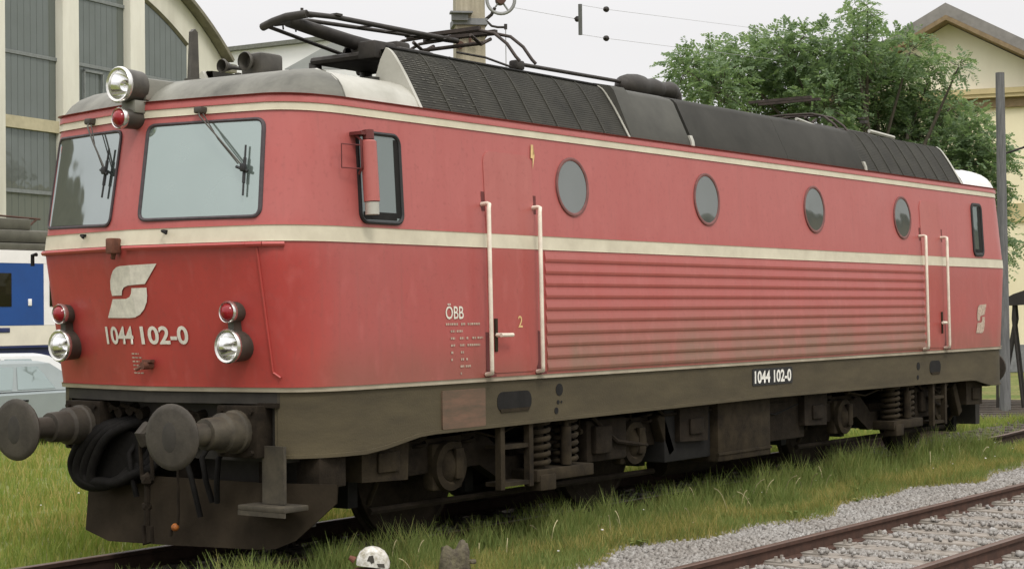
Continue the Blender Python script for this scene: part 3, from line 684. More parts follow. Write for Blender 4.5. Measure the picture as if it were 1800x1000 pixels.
# nose emblem and number
EU = [(-.265, 2.331), (-.128, 2.178), (-.035, 2.174), (.06, 2.168), (.115, 2.155), (.145, 2.13), (.159, 2.094), (.294, 2.094), (.303, 2.145), (.292, 2.205), (.268, 2.25), (.229, 2.29), (.179, 2.313), (.129, 2.321)]
EL = [(.398, 1.921), (.292, 2.067), (.195, 2.067), (.106, 2.067), (.055, 2.08), (.025, 2.108), (.010, 2.148), (-.138, 2.150), (-.134, 2.09), (-.12, 2.038), (-.087, 1.986), (-.041, 1.944), (.014, 1.923), (.091, 1.918)]
def emblem(fn, parent, m):
    mb = MB()
    for poly in (EU, EL): flatfill(mb, poly, fn, 0.05)
    return mb.build('railway_emblem', m, parent, angle=0)
emblem(lambda y, z: front(y, z, 0.008), loco, M['letter'])
text('1044 102-0', 'number_lettering', M['letter'], lambda u, v: front(0.462-u, 1.712+v, 0.008), 0.142, loco, width=0.93, bold=0.026)
mb = MB()
for k in range(6):
    z = 1.645-0.03*k; y = 0.14
    for a, b in ((0, .035), (.045, .08), (.09, .10+.03*(k % 2))):
        P = [(y-a, z), (y-b, z), (y-b, z-.011), (y-a, z-.011)]; mb.faces([front(u, v, 0.006) for u, v in P], [[0, 1, 2, 3]])
mb.build('small_inscription', M['letter_worn'], loco, angle=0)
mb = MB(); mb.cyl(front(-0.075, 1.55, 0), front(-0.075, 1.55, 0.10), 0.03, n=10); mb.cyl(front(-0.075, 1.55, 0.08), front(-0.02, 1.52, 0.11), 0.014, n=8); mb.box(front(-0.075, 1.585, 0.03), (0.05, 0.09, 0.02)); mb.build('nose_valve', M['rust'], loco)

# side: louvres
mb = MB(); x0, x1, z0, z1, nl = -4.17, 4.25, 1.405, 2.468, 10
ph = (z1-z0)/nl
for k in range(nl):
    zb = z0+k*ph
    prof = [(zb, 0.005), (zb+0.016, 0.013), (zb+0.036, 0.0165), (zb+ph*0.55, 0.0125), (zb+ph*0.85, 0.006), (zb+ph, 0.005)]
    for (za, oa), (zc, oc) in zip(prof[:-1], prof[1:]):
        mb.faces([side(x0, za, oa), side(x1, za, oa), side(x1, zc, oc), side(x0, zc, oc)], [[0, 1, 2, 3]])
    for xx in (x0, x1):
        vs = [side(xx, z, o) for z, o in prof]+[side(xx, zb+ph, -0.01), side(xx, zb, -0.01)]; mb.faces(vs, [list(range(len(vs)))])
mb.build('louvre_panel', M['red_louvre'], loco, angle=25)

# portholes
for k in range(4):
    xc = (k-1.5)*2.45; zc = 3.06
    poly = [(xc+0.262*math.cos(R(a)), zc+0.268*math.sin(R(a))) for a in range(0, 360, 10)]
    pane('porthole', poly, lambda x, z, o: side(x, z, o), None, loco, 0.030, 0.018, M['portglass'], M['rim_red'])
# cab side windows
for sgn in (-1, 1):
    a, b = (-6.63, -6.10) if sgn < 0 else (5.98, 6.36)
    pg = pane('cab_window', rrect(a, b, 2.625, 3.35, 0.09), lambda x, z, o: side(x, z, o), None, loco, 0.03 if sgn < 0 else 0.045, 0.024, M['cabglass'], M['rubber'])
    mb = MB(); xa, xb = (b-0.085, b-0.03) if sgn < 0 else (b-0.16, b-0.045)
    mb.faces([side(xa, 2.68, .009), side(xb, 2.68, .009), side(xb, 3.30, .009), side(xa, 3.30, .009)], [[0, 1, 2, 3]])
    mb.faces([side(a+0.05, 2.66, .0095), side(xa, 2.66, .0095), side(xa, 2.72, .0095), side(a+0.05, 2.72, .0095)], [[0, 1, 2, 3]])
    mb.build('reveal_dark_strips', M['black'], pg, angle=0)  # flat black strips painting the dark depth of the window reveal
# folded mirror by the near cab window
mb = MB()
mb.cyl((-6.60, -1.575, 2.79), (-6.60, -1.545, 3.25), 0.062, n=16); mb.ball((-6.60, -1.545, 3.25), 0.062, sc=(1, 1, .35))
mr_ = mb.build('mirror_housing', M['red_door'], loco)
mb = MB(); mb.cyl((-6.60, -1.578, 2.69), (-6.60, -1.575, 2.785), 0.055, n=14); mb.build('mirror_foot', M['silver'], mr_)
mb = MB(); mb.cyl((-6.60, -1.545, 3.268), (-6.60, -1.54, 3.34), 0.045, n=10); mb.bx(-6.70, -6.56, -1.56, -1.44, 3.30, 3.325)
mb.tube([(-6.67, -1.48, 3.30), (-6.67, -1.53, 3.26), (-6.67, -1.54, 3.05), (-6.66, -1.5, 3.0)], 0.010, 6)
mb.tube([(-6.67, -1.53, 3.22), (-6.86, -1.50, 3.22), (-6.86, -1.50, 3.04), (-6.67, -1.53, 3.04)], 0.006, 6)
mb.build('mirror_bracket', M['dark_red'], mr_)
# cab doors and handrails
for sgn, xa, xb in ((-1, -5.03, -4.29), (1, 4.20, 4.89)):
    mb = MB(); P = rrect(xa+0.02, xb-0.02, 1.42, 3.30, 0.10)
    lv = [1.42, 2.4785, 2.5975, 3.30]
    n = len(P)
    # door leaf in three bands (red, cream, red), standing a little proud
    def band(za, zb, mi):
        Q = [(x, min(max(z, za), zb)) for x, z in P]; QQ = [Q[i] for i in range(n) if Q[i] != Q[i-1]]
        mb.prism(QQ, lambda x, z, s_: side(x, z, 0.0 if s_ == 0 else 0.0075), mi)
    band(1.42, 2.4785, 0); band(2.4785, 2.5975, 1); band(2.5975, 3.30, 0)
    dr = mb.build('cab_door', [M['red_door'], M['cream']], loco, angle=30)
    mb = MB(); hx = xa+0.10 if sgn < 0 else xb-0.12
    mb.cyl((hx, -1.50, 1.74), (hx, -1.575, 1.74), 0.018, n=8); mb.cyl((hx-0.02, -1.575, 1.74), (hx+(0.15 if sgn < 0 else -0.15), -1.575, 1.74), 0.017, n=8)
    mb.build('door_handle', M['white_rail'], dr)
    mb = MB(); mb.bx(hx-0.018, hx+0.018, -1.5165, -1.49, 1.60, 1.88, bev=0.004); mb.build('lock_plate', M['under_light'], dr)
    for xx in (xa-0.0, xb+0.0):
        mb = MB(); mb.faces([side(xx-0.03, 1.40, .004), side(xx+0.03, 1.40, .004), side(xx+0.03, 2.95, .004), side(xx-0.03, 2.95, .004)], [[0, 1, 2, 3]])  # flat strip painting the shade of a recessed grip slot
        mb.bx(xx-0.055, xx+0.03, -1.56, -1.49, 1.392, 1.415); mb.build('jamb_shade_strip', M['dark_red'], loco, angle=0)
        bx_ = xx-0.075 if sgn < 0 else xx-0.085
        mb = MB(); mb.tube([(bx_+0.045, -1.465, 2.842), (bx_+0.040, -1.53, 2.845), (bx_+0.02, -1.565, 2.835), (bx_, -1.575, 2.80), (bx_, -1.592, 1.46), (bx_+0.012, -1.585, 1.425), (bx_+0.03, -1.51, 1.412)], 0.0185, 10)
        mb.build('handrail', M['white_rail'], loco, angle=60)
text('2', 'door_number', M['letter_yellow'], lambda u, v: side(-4.60+u, 1.80+v, 0.011), 0.10, loco, bold=0.01)
mb = MB(); P = [(0, .22), (.035, .22), (.02, .13), (.05, .13), (.01, 0), (.018, .10), (-.012, .10)]
mb.faces([side(-4.30+u, 3.18+v, 0.010) for u, v in P], [[0, 1, 2, 3], [3, 4, 5], [0, 3, 5, 6]]); mb.build('warning_flash', M['letter_yellow'], loco, angle=0)
# side inscriptions
text('ÖBB', 'operator_lettering', M['letter'], lambda u, v: side(-5.60+u, 1.88+v, 0.006), 0.13, loco, width=0.24, bold=0.012)
mb = MB()
for k, ln in enumerate(([(0, .16), (.20, .26), (.29, .46)], [(.06, .12), (.14, .22)], [(.06, .12), (.18, .24), (.27, .30), (.35, .40), (.42, .50)], [(.06, .12), (.18, .25), (.28, .46)], [(.06, .09), (.19, .23)], [(.06, .08), (.19, .23), (.26, .28)], [(.18, .23), (.25, .32)], [(.18, .20)])):
    z = 1.83-0.058*k
    for a, b in ln:
        x = a
        while x < b:
            e_ = min(b, x+random.uniform(.012, .03)); mb.faces([side(-5.60+u, v, 0.006) for u, v in ((x, z), (e_, z), (e_, z+.018), (x, z+.018))], [[0, 1, 2, 3]]); x = e_+0.008
mb.build('data_inscription', M['letter_worn'], loco, angle=0)
emblem(lambda y, z: side(6.17-(y-0.06)*0.62, 1.78+(z-2.125)*0.95, 0.006), loco, M['letter_worn'])

# underframe skirt
def skirt_bottom(x):
    return float(np.interp(abs(x), [0, 4.0, 5.75, 5.95, 6.35, 6.6, 7.2], [0.985, 0.965, 0.955, 0.945, 0.88, 0.855, 0.855]))
mb = MB()
xs = [-6.9, -6.6, -6.35, -6.15, -5.95, -5.75, -5.0, -4.0, -2, 0, 2, 4, 5, 5.75, 5.95, 6.15, 6.35, 6.6, 6.9]
for sg in (-1, 1):
    path = [(x+0.20+0.008, sg*(y*1.5/1.48-0.012)) for x, y in HP[4:]]
    path += [(x, sg*1.488) for x in xs[1:-1]] + [(-x, y) for x, y in path[::-1]]
    m_ = len(path); vs = []
    for x, y in path:
        zb = skirt_bottom(x); yi = y-sg*0.03
        vs += [(x, y, 1.354), (x, y, zb+0.03), (x, y-sg*(-0.012), zb+0.028), (x, y-sg*(-0.012), zb), (x, yi, zb), (x, yi, 1.354)]
    fs = []
    for k in range(m_-1):
        for i in range(5): fs.append([k*6+i, k*6+i+1, (k+1)*6+i+1, (k+1)*6+i])
    mb.faces(vs, fs)
mb.build('underframe_skirt', M['skirt'], loco, angle=40)
mb = MB(); ya_ = np.linspace(-1.20, 1.28, 26); vs = []
for y in ya_:
    x = fx(y, 1.36)
    vs += [(x+0.012, y, 1.354), (x+0.012, y, 1.262), (x+0.04, y, 1.258), (x+0.05, y, 1.354)]
mb.faces(vs, [[k*4+i, k*4+i+1, (k+1)*4+i+1, (k+1)*4+i] for k in range(25) for i in range(3)]); mb.build('nose_apron', M['beam'], loco, angle=40)
# skirt details: jacking slots, holes, access plate, number plate
for xa, xb in ((-4.90, -4.40), (4.38, 4.74)):
    mb = MB(); P = rrect(xa, xb, 1.085, 1.255, 0.075)
    mb.prism(P, lambda x, z, s_: (x, -1.486 if s_ == 0 else -1.492, z)); so = mb.build('jacking_slot', M['black'], loco)
    mb = MB(); mb.prism([(xa+.05, 1.082), (xb-.05, 1.082), (xb-.03, 1.11), (xa+.03, 1.11)], lambda x, z, s_: (x, -1.49 if s_ == 0 else -1.498, z)); mb.build('slot_lip', M['under_light'], so)
for x, z, r in ((-3.97, 1.24, 0.055), (-3.99, 1.13, 0.02), (-4.02, 1.055, 0.03), (-3.94, 1.13, 0.012), (4.02, 1.20, 0.05), (4.0, 1.06, 0.03)):
    mb = MB(); mb.cyl((x, -1.484, z), (x, -1.4925, z), r, n=14); mb.build('frame_hole', M['black'], loco)
mb = MB(); mb.prism(rrect(-5.66, -5.08, 0.985, 1.30, 0.012, 2), lambda x, z, s_: (x, -1.485 if s_ == 0 else -1.502, z)); mb.build('access_plate', M['rust_plate'], loco)
mb = MB(); mb.prism(rrect(-0.37, 0.55, 1.125, 1.305, 0.02, 3), lambda x, z, s_: (x, -1.485 if s_ == 0 else -1.495, z)); npl = mb.build('number_plate', M['plate_black'], loco)
text('1044 102-0', 'plate_number', M['white'], lambda u, v: Vector((-0.33+u, -1.499, 1.148+v)), 0.135, npl, width=0.84, bold=0.03)

# buffer beams, buffers, couplers at both ends (built at the near end, mirrored for the far end)
def end_gear(sg, full=True):
    X = lambda x: -x*sg if sg > 0 else x          # x given for the near end (negative)
    V = lambda x, y, z: (x if sg < 0 else -x, y, z)
    d = -1 if sg < 0 else 1
    mb = MB(); xa, xb = sorted((V(-7.20, 0, 0)[0], V(-7.05, 0, 0)[0])); mb.bx(xa, xb, -1.22, 1.22, 0.82, 1.352); xa, xb = sorted((V(-6.95, 0, 0)[0], V(-6.80, 0, 0)[0])); mb.bx(xa, xb, -1.15, 1.15, 0.30, 0.9)
    mb.build('buffer_beam', M['beam'], loco)
    for y in (-0.875, 0.875):
        mb = MB(); c = V(-8.05, y, 1.055)
        mb.lathe([(0, 0.0), (0.06, 0.001), (0.20, -0.006), (0.235, -0.015), (0.243, -0.028), (0.235, -0.045), (0.10, -0.06), (0.085, -0.10)], c, (d, 0, 0), n=32, sy=1.13)
        bh = mb.build('buffer_head', M['buffer'], loco, angle=50)
        mb = MB(); mb.lathe([(0.11, -0.0005), (0.10, 0.0025), (0, 0.003)], c, (d, 0, 0), n=20, sy=0.7); mb.build('grease_patch', M['beam'], bh)
        mb = MB(); mb.lathe([(0.085, 0.08), (0.085, 0.34), (0.115, 0.345), (0.12, 0.36), (0.125, 0.50), (0.15, 0.52), (0.15, 0.63), (0.165, 0.64), (0.165, 0.69)], c, (-d, 0, 0), n=20)
        mb.build('buffer_shank', M['buffer'] if y > 0 or sg > 0 else M['shank'], bh)
        mb = MB(); p0, p1 = V(-7.37, y-0.21, 0.86), V(-7.13, y+0.21, 1.25); mb.bx(p0[0], p1[0], p0[1], p1[1], p0[2], p1[2], bev=0.01)
        for q in (-0.16, 0.16):
            for e in (0.90, 1.21): mb.cyl(V(-7.37, y+q, e), V(-7.395, y+q, e), 0.022, n=6)
        mb.build('buffer_flange', M['under'], bh)
    # draw hook with screw coupling
    mb = MB(); mb.bx(*sorted((V(-7.14, 0, 0)[0], V(-7.36, 0, 0)[0])), -0.05, 0.09, 0.97, 1.12, bev=0.02)
    mb.tube([V(-7.36, 0.02, 1.05), V(-7.46, 0.02, 1.07), V(-7.52, 0.02, 1.02), V(-7.48, 0.02, 0.95), V(-7.42, 0.02, 0.95)], 0.045, 8)
    hk = mb.build('draw_hook', M['buffer'], loco)
    mb = MB()
    for q in (-0.05, 0.07): mb.tube([V(-7.47, q+0.01, 0.98), V(-7.45, q+0.01, 0.66)], 0.016, 6)
    mb.ball(V(-7.45, 0.02, 0.66), 0.06, sub=1); mb.cyl(V(-7.45, 0.02, 0.68), V(-7.43, 0.05, 0.30), 0.024, n=8); mb.ball(V(-7.43, 0.05, 0.45), 0.045, sub=1)
    mb.tube([V(-7.43, 0.0, 0.30), V(-7.42, 0.0, 0.17), V(-7.42, 0.09, 0.15), V(-7.42, 0.1, 0.30)], 0.016, 6); mb.build('screw_coupling', M['under'], hk)
    if not full: return
    # jumper cable loops on the far side, air hoses on the near side
    for k, (yy, r_) in enumerate(((0.93, 0.040), (0.86, 0.046), (0.78, 0.042), (0.70, 0.040))):
        e = 0.03*k
        mb = MB(); q = [V(-7.18, yy-0.42, 1.10), V(-7.34, yy-0.30, 1.06), V(-7.40, yy-0.12, 0.96), V(-7.40, yy+0.04, 0.80-e), V(-7.38, yy+0.06, 0.68-e), V(-7.38, yy-0.04, 0.575+e*.4), V(-7.36, yy-0.22, 0.555+e*.4), V(-7.34, yy-0.42, 0.60+e), V(-7.28, yy-0.55, 0.72), V(-7.18, yy-0.58, 0.86)]
        for _ in range(2): q = [q[0]]+[tuple(np.array(q[i])*(.75 if j == 0 else .25)+np.array(q[i+1])*(.25 if j == 0 else .75)) for i in range(len(q)-1) for j in (0, 1)]+[q[-1]]
        mb.tube(q, r_, 8)
        mb.build('jumper_cable', M['cable'], loco, angle=60)
    mb = MB(); mb.prism(rrect(0.28, 0.97, 0.585, 1.02, 0.14), lambda y, z, s_: V(-7.30 if s_ == 0 else -7.10, y, z)); mb.build('jumper_box', M['cable'], loco)
    for k, (ya, yb) in enumerate(((0.34, 0.30), (-0.30, -0.42), (-0.48, -0.55), (-0.66, -0.60))):
        mb = MB(); mb.tube([V(-7.14, ya, 0.93), V(-7.28, ya, 0.92), V(-7.34, ya+.01, 0.84), V(-7.34, (ya+yb)/2, 0.66), V(-7.31, yb, 0.50 if k != 1 else 0.38)], 0.022, 8)
        mb.cyl(V(-7.14, ya, 0.93), V(-7.24, ya, 0.93), 0.035, n=8); mb.build('brake_hose', M['cable'], loco, angle=60)
    mb = MB(); mb.tube([V(-7.34, -0.20, 0.80), V(-7.33, -0.20, 0.40), V(-7.33, -0.19, 0.31)], 0.010, 6); mb.ball(V(-7.34, -0.17, 0.29), 0.032, mi=1, sub=2); mb.cyl(V(-7.35, -0.14, 0.27), V(-7.35, -0.13, 0.22), 0.012, n=6); mb.build('coupling_tag', [M['under'], M['orange']], loco)
    for y_, z_ in ((0.55, 1.18), (0.42, 1.2), (0.66, 1.22), (0.30, 1.17), (-0.35, 1.16)):
        mb = MB(); mb.cyl(V(-7.19, y_, z_), V(-7.28, y_, z_-0.02), 0.045, n=10); mb.cyl(V(-7.27, y_, z_), V(-7.31, y_+0.06, z_+0.03), 0.018, n=6); mb.build('cable_socket', M['under'], loco)
    mb = MB(); mb.bx(*sorted((V(-7.19, 0, 0)[0], V(-7.28, 0, 0)[0])), -1.20, -0.62, 1.235, 1.27); mb.build('beam_rail', M['under'], loco)
    # plough
    mb = MB(); xp = -7.18
    P = [(1.16, 0.60), (1.16, 0.185), (0.80, 0.115), (-1.08, 0.165), (-1.22, 0.20), (-1.56, 0.52), (-1.56, 0.62)]
    def pf(y, z, s_):
        bend = -0.10*max(0, 0.5-abs(y)*0.35)+(0.30*max(0, -y-1.0))
        return V(xp+bend+(0.62-z)*-0.10+(0.012 if s_ else 0), y, z)
    n = len(P)
    cols = np.linspace(1.0, -1.56, 18); vs = []
    top = lambda y: 0.66
    bot = lambda y: float(np.interp(-y, [-1.0, -0.70, 1.08, 1.22, 1.56], [0.185, 0.115, 0.165, 0.20, 0.52]))
    for y in cols: vs += [pf(y, top(y), 0), pf(y, bot(y), 0), pf(y, bot(y), 1), pf(y, top(y), 1)]
    fs = []
    for k in range(len(cols)-1):
        for i in range(4):
            j = (i+1) % 4; fs.append([k*4+i, k*4+j, (k+1)*4+j, (k+1)*4+i])
    mb.faces(vs, fs); pl_ = mb.build('track_plough', M['plough'], loco, angle=40)
    for y in (-0.9, 0.9, 0.0):
        mb = MB(); mb.bx(*sorted((V(-7.10, 0, 0)[0], V(-6.95, 0, 0)[0])), y-0.06, y+0.06, 0.35, 0.9); mb.build('plough_stay', M['under'], pl_)
    # shunter's step
    for y in (-1.17,):
        mb = MB(); sx_ = sorted((V(-7.16, 0, 0)[0], V(-7.13, 0, 0)[0])); mb.bx(sx_[0]-0.13, sx_[1]-0.13, y-0.11, y+0.11, 0.52, 0.95)
        sx_ = sorted((V(-7.42, 0, 0)[0], V(-7.16, 0, 0)[0])); mb.bx(sx_[0], sx_[1], y-0.24, y+0.24, 0.475, 0.515, bev=0.006); mb.bx(sx_[0], sx_[0]+0.012, y-0.24, y+0.24, 0.44, 0.475)
        mb.build('shunter_step', M['shank'], loco)
    mb = MB(); mb.bx(-7.05, -6.75, -1.42, -1.18, 0.62, 0.86, bev=0.01); mb.build('end_box', M['under'], loco)
end_gear(-1); end_gear(1, False)
mb = MB(); mb.bx(6.62, 6.72, -0.9, 0.9, 0.2, 0.55); mb.build('track_plough', M['black'], loco)

# underframe belly and boxes
mb = MB(); mb.bx(-7.0, 7.0, -1.30, 1.30, 1.18, 1.35); mb.build('underframe', M['under'], loco)
def box_part(name, x0, x1, y0, y1, z0, z1, m, bev=0.015, ribs=()):
    mb = MB(); mb.bx(x0, x1, y0, y1, z0, z1, bev=bev)
    for z in ribs: mb.bx(x0-0.004, x1+0.004, y0-0.012, y0+0.02, z, z+0.025)
    return mb.build(name, m, loco)
box_part('equipment_box', -0.92, 0.24, -1.38, -0.5, 0.36, 1.2, M['under_light'], ribs=(0.43,))
box_part('equipment_box', -1.86, -0.94, -1.30, -0.4, 0.42, 1.2, M['black'])
box_part('equipment_box', 0.30, 1.25, -1.28, -0.4, 0.48, 1.2, M['under'])
box_part('equipment_box', -1.8, 1.2, 0.35, 1.3, 0.62, 1.2, M['black'])
mb = MB(); mb.cyl((-0.9, -0.62, 0.30), (0.2, -0.62, 0.30), 0.13, n=16); mb.build('air_reservoir', M['under'], loco)

rp_ = random.Random(9)
for k in range(11):
    x = rp_.uniform(-6.2, 5.8); L_ = rp_.uniform(.5, 1.6); z = rp_.uniform(.80, 1.0); y = rp_.uniform(-1.34, -1.1); sag = rp_.uniform(.03, .16)
    mb = MB(); mb.tube([(x, y, 1.2), (x+.03, y-.03, z), (x+L_*.5, y-.04, z-sag), (x+L_-.03, y-.03, z), (x+L_, y, 1.2)], rp_.uniform(.010, .020), 6)
    for q in (.0, 1.0): mb.cyl((x+.03+(L_-.06)*q-.02, y-.03, z), (x+.03+(L_-.06)*q+.02, y-.03, z), .03, n=8)
    mb.build('air_pipe', M['under_light'] if k % 3 else M['black'], loco, angle=60)
for z, y in ((1.06, -1.36), (1.0, -1.32)):
    mb = MB(); mb.tube([(-5.6, y, z), (-2.1, y, z), (-1.9, y, z-.1), (1.2, y+.06, z-.1), (1.5, y, z), (5.6, y, z)], .016, 6); mb.build('air_pipe', M['under'], loco, angle=60)
# bogies
def bogie(cx, sg):
    b = MB()
    for y in (-1.12, 1.12):
        P = [(-2.15, .78), (-1.95, .88), (-0.9, .90), (-0.55, .66), (0.55, .66), (0.9, .90), (1.95, .88), (2.15, .78), (2.15, .62), (1.9, .60), (0.95, .62), (0.6, .44), (-0.6, .44), (-0.95, .62), (-1.9, .60), (-2.15, .62)]
        b.prism(P, lambda x, z, s_, y=y: (cx+x, y-0.06 if s_ == 0 else y+0.06, z))
    b.bx(cx-0.4, cx+0.4, -1.1, 1.1, 0.5, 0.75); b.bx(cx-2.15, cx-2.0, -1.1, 1.1, 0.62, 0.8); b.bx(cx+2.0, cx+2.15, -1.1, 1.1, 0.62, 0.8)
    bo = b.build('bogie', M['under'], loco)
    for ax in (-1.45, 1.45):
        X = cx+ax
        for y in (-0.75, 0.75):
            d = -1 if y < 0 else 1
            mb = MB(); mb.lathe([(0.09, -0.03), (0.50, -0.02), (0.56, -0.05), (0.65, -0.05), (0.65, 0.03), (0.585, 0.055), (0.565, 0.03), (0.50, 0.015), (0.17, 0.05), (0.15, 0.12), (0, 0.12)], (X, y, 0.65), (0, d, 0), n=40)
            mb.lathe([(0.65, -0.05), (0.68, -0.06), (0.68, -0.085), (0.5, -0.09)], (X, y, 0.65), (0, d, 0), n=40)
            mb.build('wheel', M['under'], bo)
        mb = MB(); mb.cyl((X, -0.7, 0.65), (X, 0.7, 0.65), 0.09, n=14); mb.bx(X-0.3, X+0.3, -0.5, 0.5, 0.35, 0.95, bev=0.08); mb.build('axle', M['black'], bo)
        mb = MB(); mb.box((X, -1.17, 0.65), (0.42, 0.12, 0.40), bev=0.03); mb.lathe([(0.215, 0), (0.205, 0.05), (0.15, 0.062), (0.13, 0.04), (0.12, 0.05), (0.06, 0.085), (0, 0.09)], (X, -1.22, 0.65), (0, -1, 0), n=28)
        ab = mb.build('axle_box', M['under_light'], bo)
        mb = MB(); mb.bx(X+0.0, X+0.11, -1.32, -1.28, 0.545, 0.80, bev=0.01); mb.build('axle_cover', M['under_light'], ab)
        for s_ in (-0.33, 0.33):
            mb = MB()
            pts = [(X+s_+0.075*math.cos(t), -1.16+0.075*math.sin(t), 0.80+0.30*t/(2*math.pi*5)) for t in np.linspace(0, 2*math.pi*5, 60)]
            mb.tube(pts, 0.016, 5); mb.build('axle_spring', M['under'], bo, angle=60)
        for s_ in (-0.78, 0.78):
            mb = MB(); mb.bx(X+s_-0.06, X+s_+0.06, -0.85, -0.68, 0.35, 0.85); mb.cyl((X+s_, -0.77, 0.85), (X+s_, -0.77, 1.2), 0.03, n=8); mb.build('brake_block', M['black'], bo)
    # secondary springs, damper and their seat, near side
    for s_ in (-0.30, 0.14):
        mb = MB(); x = cx+s_
        pts = [(x+0.105*math.cos(t), -1.33+0.105*math.sin(t), 0.55+0.42*t/(2*math.pi*6)) for t in np.linspace(0, 2*math.pi*6, 90)]
        mb.tube(pts, 0.024, 6)
        mb.cyl((x, -1.33, 0.5), (x, -1.33, 1.2), 0.06, n=10); mb.build('coil_spring', M['under_light'], bo, angle=60)
    mb = MB(); x = cx+0.02
    mb.cyl((x+0.02, -1.41, 0.56), (x+0.02, -1.41, 0.90), 0.050, n=12); mb.cyl((x+0.02, -1.41, 0.90), (x+0.02, -1.41, 1.0), 0.026, n=10); mb.ball((x+0.02, -1.41, 0.98), 0.055, sub=1)
    mb.build('damper', M['under_light'], bo)
    mb = MB(); mb.bx(cx-0.48, cx+0.42, -1.46, -1.16, 0.44, 0.545, bev=0.01); mb.bx(cx-0.44, cx-0.2, -1.47, -1.3, 0.36, 0.5, bev=0.01); mb.build('spring_seat', M['under_light'], bo)
    mb = MB(); mb.bx(cx+0.55, cx+1.25, -1.30, -1.16, 0.52, 0.92, bev=0.03); mb.bx(cx+0.62, cx+0.9, -1.36, -1.28, 0.60, 0.86, bev=0.02); mb.tube([(cx+0.6, -1.32, 0.95), (cx+1.0, -1.34, 0.7), (cx+1.6, -1.30, 0.62)], 0.022, 6); mb.build('brake_cylinder', M['under'], bo)
    mb = MB(); mb.box((cx+1.98, -1.24, 0.70), (0.14, 0.12, 0.46), ry=R(-28), bev=0.02); mb.build('guard_iron', M['under_light'], bo)
    for e in (-1, 1):
        xs_ = cx+e*2.42
        mb = MB(); mb.prism([(xs_-0.28, .62), (xs_+0.28, .60), (xs_+0.30, .98), (xs_-0.28, .98)], lambda x, z, s_: (x, -1.36 if s_ == 0 else -1.05, z))
        mb.bx(xs_-0.10, xs_+0.16, -1.385, -1.355, 0.68, 0.84, bev=0.01); mb.cyl((xs_-0.1*e, -1.2, 0.62), (xs_-0.15*e, -1.05, 0.40), 0.025, n=8)
        mb.build('sand_box', M['under_light'] if e*sg > 0 else M['under'], bo)
    mb = MB(); mb.tube([(cx-2.2, -1.0, 0.33), (cx+2.2, -1.0, 0.31)], 0.03, 6); mb.build('brake_rod', M['under'], bo)
    return bo
bogie(-3.80, -1); bogie(3.80, 1)
# door steps
for xa, xb in ((-4.80, -4.38), (4.55, 4.95)):
    mb = MB()
    for x in (xa, xb): mb.bx(x-0.03, x+0.03, -1.47, -1.41, 0.42, 0.99)
    for z in (0.44, 0.76): mb.bx(xa+0.03, xb-0.03, -1.46, -1.26, z, z+0.035)
    mb.build('door_step', M['under_light'], loco)

# roof ------------------------------------------------------------
RP = [(0.0, 3.582), (0.022, 3.63), (0.05, 3.68), (0.10, 3.735), (0.18, 3.785), (0.30, 3.825), (0.46, 3.858), (0.72, 3.885), (1.41, 3.90)]   # inset from the edge, height
def roof_half(name, sg, xs_seam, xs_end, mA, mB, both=True):
    """cab roof: rounded shell behind the nose, then the plain hood up to the machine room"""
    def ring(d, z, hk):
        pts = []
        for x, y in HP[::-1]:
            X, Y = x+dxz(3.6), y*1.42/1.48
            k = max(0.0, (1.42-d)/1.42)
            nx = (7.6-abs(X))
            X2 = X+d*1.55 if X < -6.7 else X
            pts.append((min(X2, -5.9), -Y*k))
        return pts
    stat = [-7.42, -7.3, -7.15, -7.0, -6.85, -6.7, -6.5, -6.2, xs_end]
    # loft in stations: for every outline point at the edge walk inward
    edge_pts = [(x+dxz(3.6), y*1.42/1.48) for x, y in HP]
    outer = [(x, -y) for x, y in edge_pts]+[(xs_seam, -1.42), (-6.25, -1.42), (xs_end, -1.42)]
    outer = [(x, y) for x, y in [(q[0], -q[1]) for q in outer[::-1]]]+outer[1:]
    def inward(x, y, d):
        t = abs(y)/1.42
        # along the side walk to the centre line; at the nose walk backwards
        s_ = 1.0 if abs(x) < 6.72 else max(0.0, min(1.0, (7.6+x)/0.95))
        nx = x+d*(1-s_)*1.9+(0 if abs(x) < 6.72 else d*0.10)
        ny = math.copysign(max(abs(y)-d*(0.25+0.75*s_ if t > 0.85 else t*(0.35+0.65*s_)), 0), y)
        return nx, ny
    rings = []
    for d, z in RP[:-1]:
        rings.append([(*inward(x, y, d), z) for x, y in outer])
    mb = MB(); bm = mb.bm
    RV = []
    for r_ in rings:
        RV.append([bm.verts.new((sg*-1*x if sg > 0 else x, y, z)) for x, y, z in r_])
    n = len(outer)
    for a, b in zip(RV[:-1], RV[1:]):
        for i in range(n-1):
            f = bm.faces.new([a[i], a[i+1], b[i+1], b[i]])
            xm = sum(abs(v.co.x) for v in f.verts)/4
            f.material_index = 0 if xm > abs(xs_seam)-0.02 else 1
    # crown: strips joining the two sides, nose-centre outward
    last = RV[-1]; c = n//2
    for i in range(c):
        a, b = last[c-i], last[c-i-1]; a2, b2 = last[c+i], last[c+i+1]
        vs = [a, b, b2, a2] if a != a2 else [a, b, b2]
        f = bm.faces.new(vs); xm = sum(abs(v.co.x) for v in f.verts)/len(vs); f.material_index = 0 if xm > abs(xs_seam)-0.02 else 1
    return mb.build(name, [mA, mB], loco, angle=45)
roof_half('cab_roof', -1, -6.72, -5.80, M['roof'], M['silver'])
roof_half('cab_roof', 1, -6.72, -5.80, M['silver_clean'], M['silver_clean'])
GP = [(1.415, 3.585), (1.362, 3.68), (1.308, 3.775), (1.253, 3.87), (1.195, 3.96), (1.14, 4.04), (1.10, 4.085), (1.05, 4.115)]
def gp_at(t):
    k = t*(len(GP)-1); i = min(int(k), len(GP)-2); f = k-i
    return (GP[i][0]*(1-f)+GP[i+1][0]*f, GP[i][1]*(1-f)+GP[i+1][1]*f)
